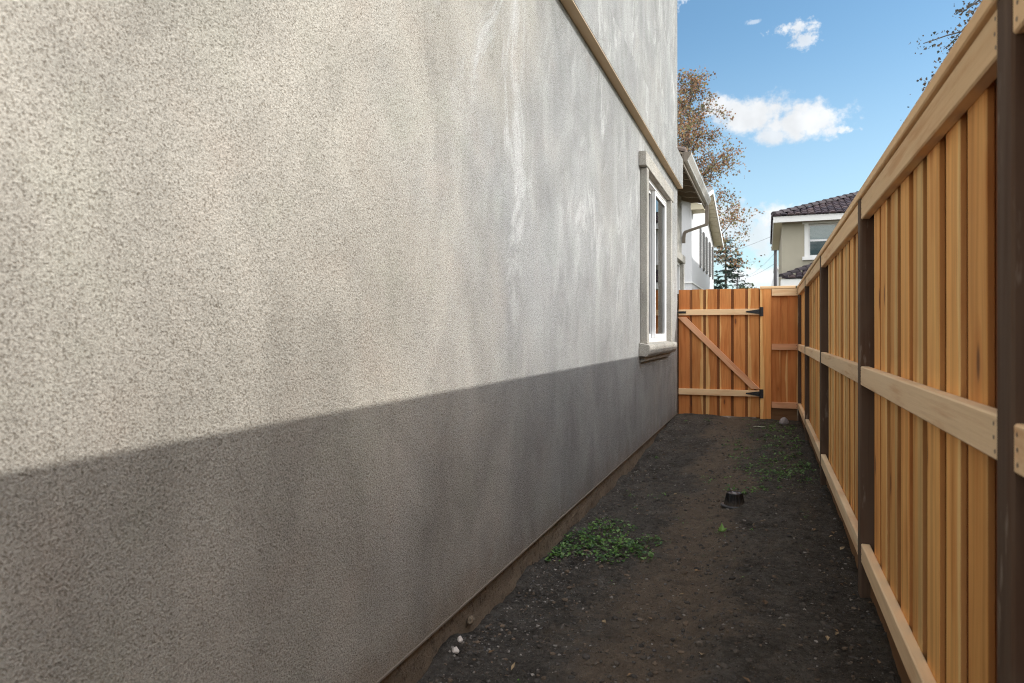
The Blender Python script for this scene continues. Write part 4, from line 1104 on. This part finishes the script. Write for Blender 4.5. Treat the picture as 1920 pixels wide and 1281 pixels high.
# lower porch roof
PZ = 3.05; pp = .42
py0, px0, px1 = 24.75, .47, 9.0
pr = bmesh.new()
vs = [pr.verts.new(p) for p in ((px0, py0, PZ - .02), (px1, py0, PZ - .02), (px1, TY0 - .002, PZ - .02), (px0, TY0 - .002, PZ - .02), (px0 + 1.25, TY0 - .002, PZ + 1.25 * pp - .02), (px1, TY0 - .002, PZ + 1.25 * pp - .02))]
for f in ((0, 1, 5, 4), (3, 0, 4), (3, 2, 1, 0), (1, 2, 5), (2, 3, 4, 5)): pr.faces.new([vs[i] for i in f])
por = build('porch_roof', pr, M['shutter'], th)
s2 = math.sqrt(1 + pp * pp)
V, F, C = tile_slope((px0, py0 - .03, PZ), (1, 0, 0), (0, 1 / s2, pp / s2), px1 - px0, 1.2 * s2, lambda u, v: u > v / s2 - .05, 5)
o = from_np('roof_tiles', V, F, M['tile'], por, tint=np.array(C)); tag(o, kind='stuff')
ridge_caps((px0, py0, PZ + .03), (px0 + 1.25, TY0 - .05, PZ + 1.25 * pp + .03), por)
bm = bmesh.new(); bx(bm, px0 - .02, px1, py0 - .025, py0 - .001, PZ - .24, PZ - .01); bx(bm, px0 - .024, px0 - .001, py0, TY0 - .01, PZ - .24, PZ - .01); build('porch_fascia', bm, M['white_paint'], th)
for xq in (.7, 4.2, 8.6): box('porch_post', xq, xq + .2, 24.85, 25.05, LAND, PZ - .24, M['white_paint'], th)

# small white gable of a further house
fh = empty('far_house', (.9, 58, LAND), 'small far white gabled house peeping past the tan house corner', 'house')
bm = bmesh.new(); prism(bm, [(.15, 58, LAND), (3.4, 58, LAND), (3.4, 58, 4.4), (1.8, 58, 6.0), (.62, 58, 6.3), (.40, 58, 5.4), (.15, 58, 4.4)], (0, 6, 0)); build('wall', bm, M['white_siding'], fh)
bm = bmesh.new(); prism(bm, [(.50, 57.8, 6.5), (.66, 57.8, 6.5), (3.7, 57.8, 4.2), (3.55, 57.8, 4.1)], (0, 6.4, 0)); build('roof', bm, M['white_paint'], fh)

# ------------------------------------------------------------------ utility poles and cables
def pole(base, H, r, label, arms, cross=1.1):
    root = empty('utility_pole', base, label, 'utility pole')
    B = Vector(base); bm = bmesh.new(); tube(bm, [B, B + Vector((0, 0, H))], [r, r * .72], 10); build('shaft', bm, M['pole_wood'], root, smooth=True)
    for z in arms:
        box('crossarm', base[0] - cross, base[0] + cross, base[1] - r - .12, base[1] - r - .001, base[2] + z - .06, base[2] + z + .06, M['pole_wood'], root)
        for k in (-.9, -.45, .45, .9):
            bm = bmesh.new(); p = Vector((base[0] + k * cross, base[1] - r - .06, base[2] + z + .061)); tube(bm, [p, p + Vector((0, 0, .07)), p + Vector((0, 0, .16))], [.03, .05, .03], 8); build('insulator', bm, M['taupe'], root)
    bm = bmesh.new(); bx(bm, base[0] - r * .6, base[0] + r * .6, base[1] - r - .04, base[1] - r + .01, base[2] + 3.9, base[2] + 4.25); build('marker_plate', bm, M['taupe_metal'], root)
    return root
pole((.50, 46.0, LAND), 7.85, .13, 'dark wooden utility pole standing just left of the tan house corner', [6.62], .24)
pole((-4.05, 105.0, LAND), 10.1, .17, 'far utility pole with crossarm right of the conifer', [9.6], .9)
def cable(name, p, q, sag, r, label):
    bm = bmesh.new(); p, q = Vector(p), Vector(q)
    tube(bm, [p.lerp(q, i / 14) - Vector((0, 0, sag * 4 * (i / 14) * (1 - i / 14))) for i in range(15)], r, 4)
    tag(build(name, bm, M['cable']), label, 'power cable')
cable('power_cable', (.42, 45.9, 7.35), (-9.0, 66.0, 7.4), .3, .009, 'uppermost thin cable running left from the near pole')
cable('power_cable', (.42, 45.9, 5.55), (-4.9, 104.8, 9.55), .6, .009, 'thin cable slung from the near pole to the far crossarm')
cable('power_cable', (.60, 45.9, 6.4), (-3.2, 104.8, 9.55), .5, .008, 'faint middle cable between the two poles')
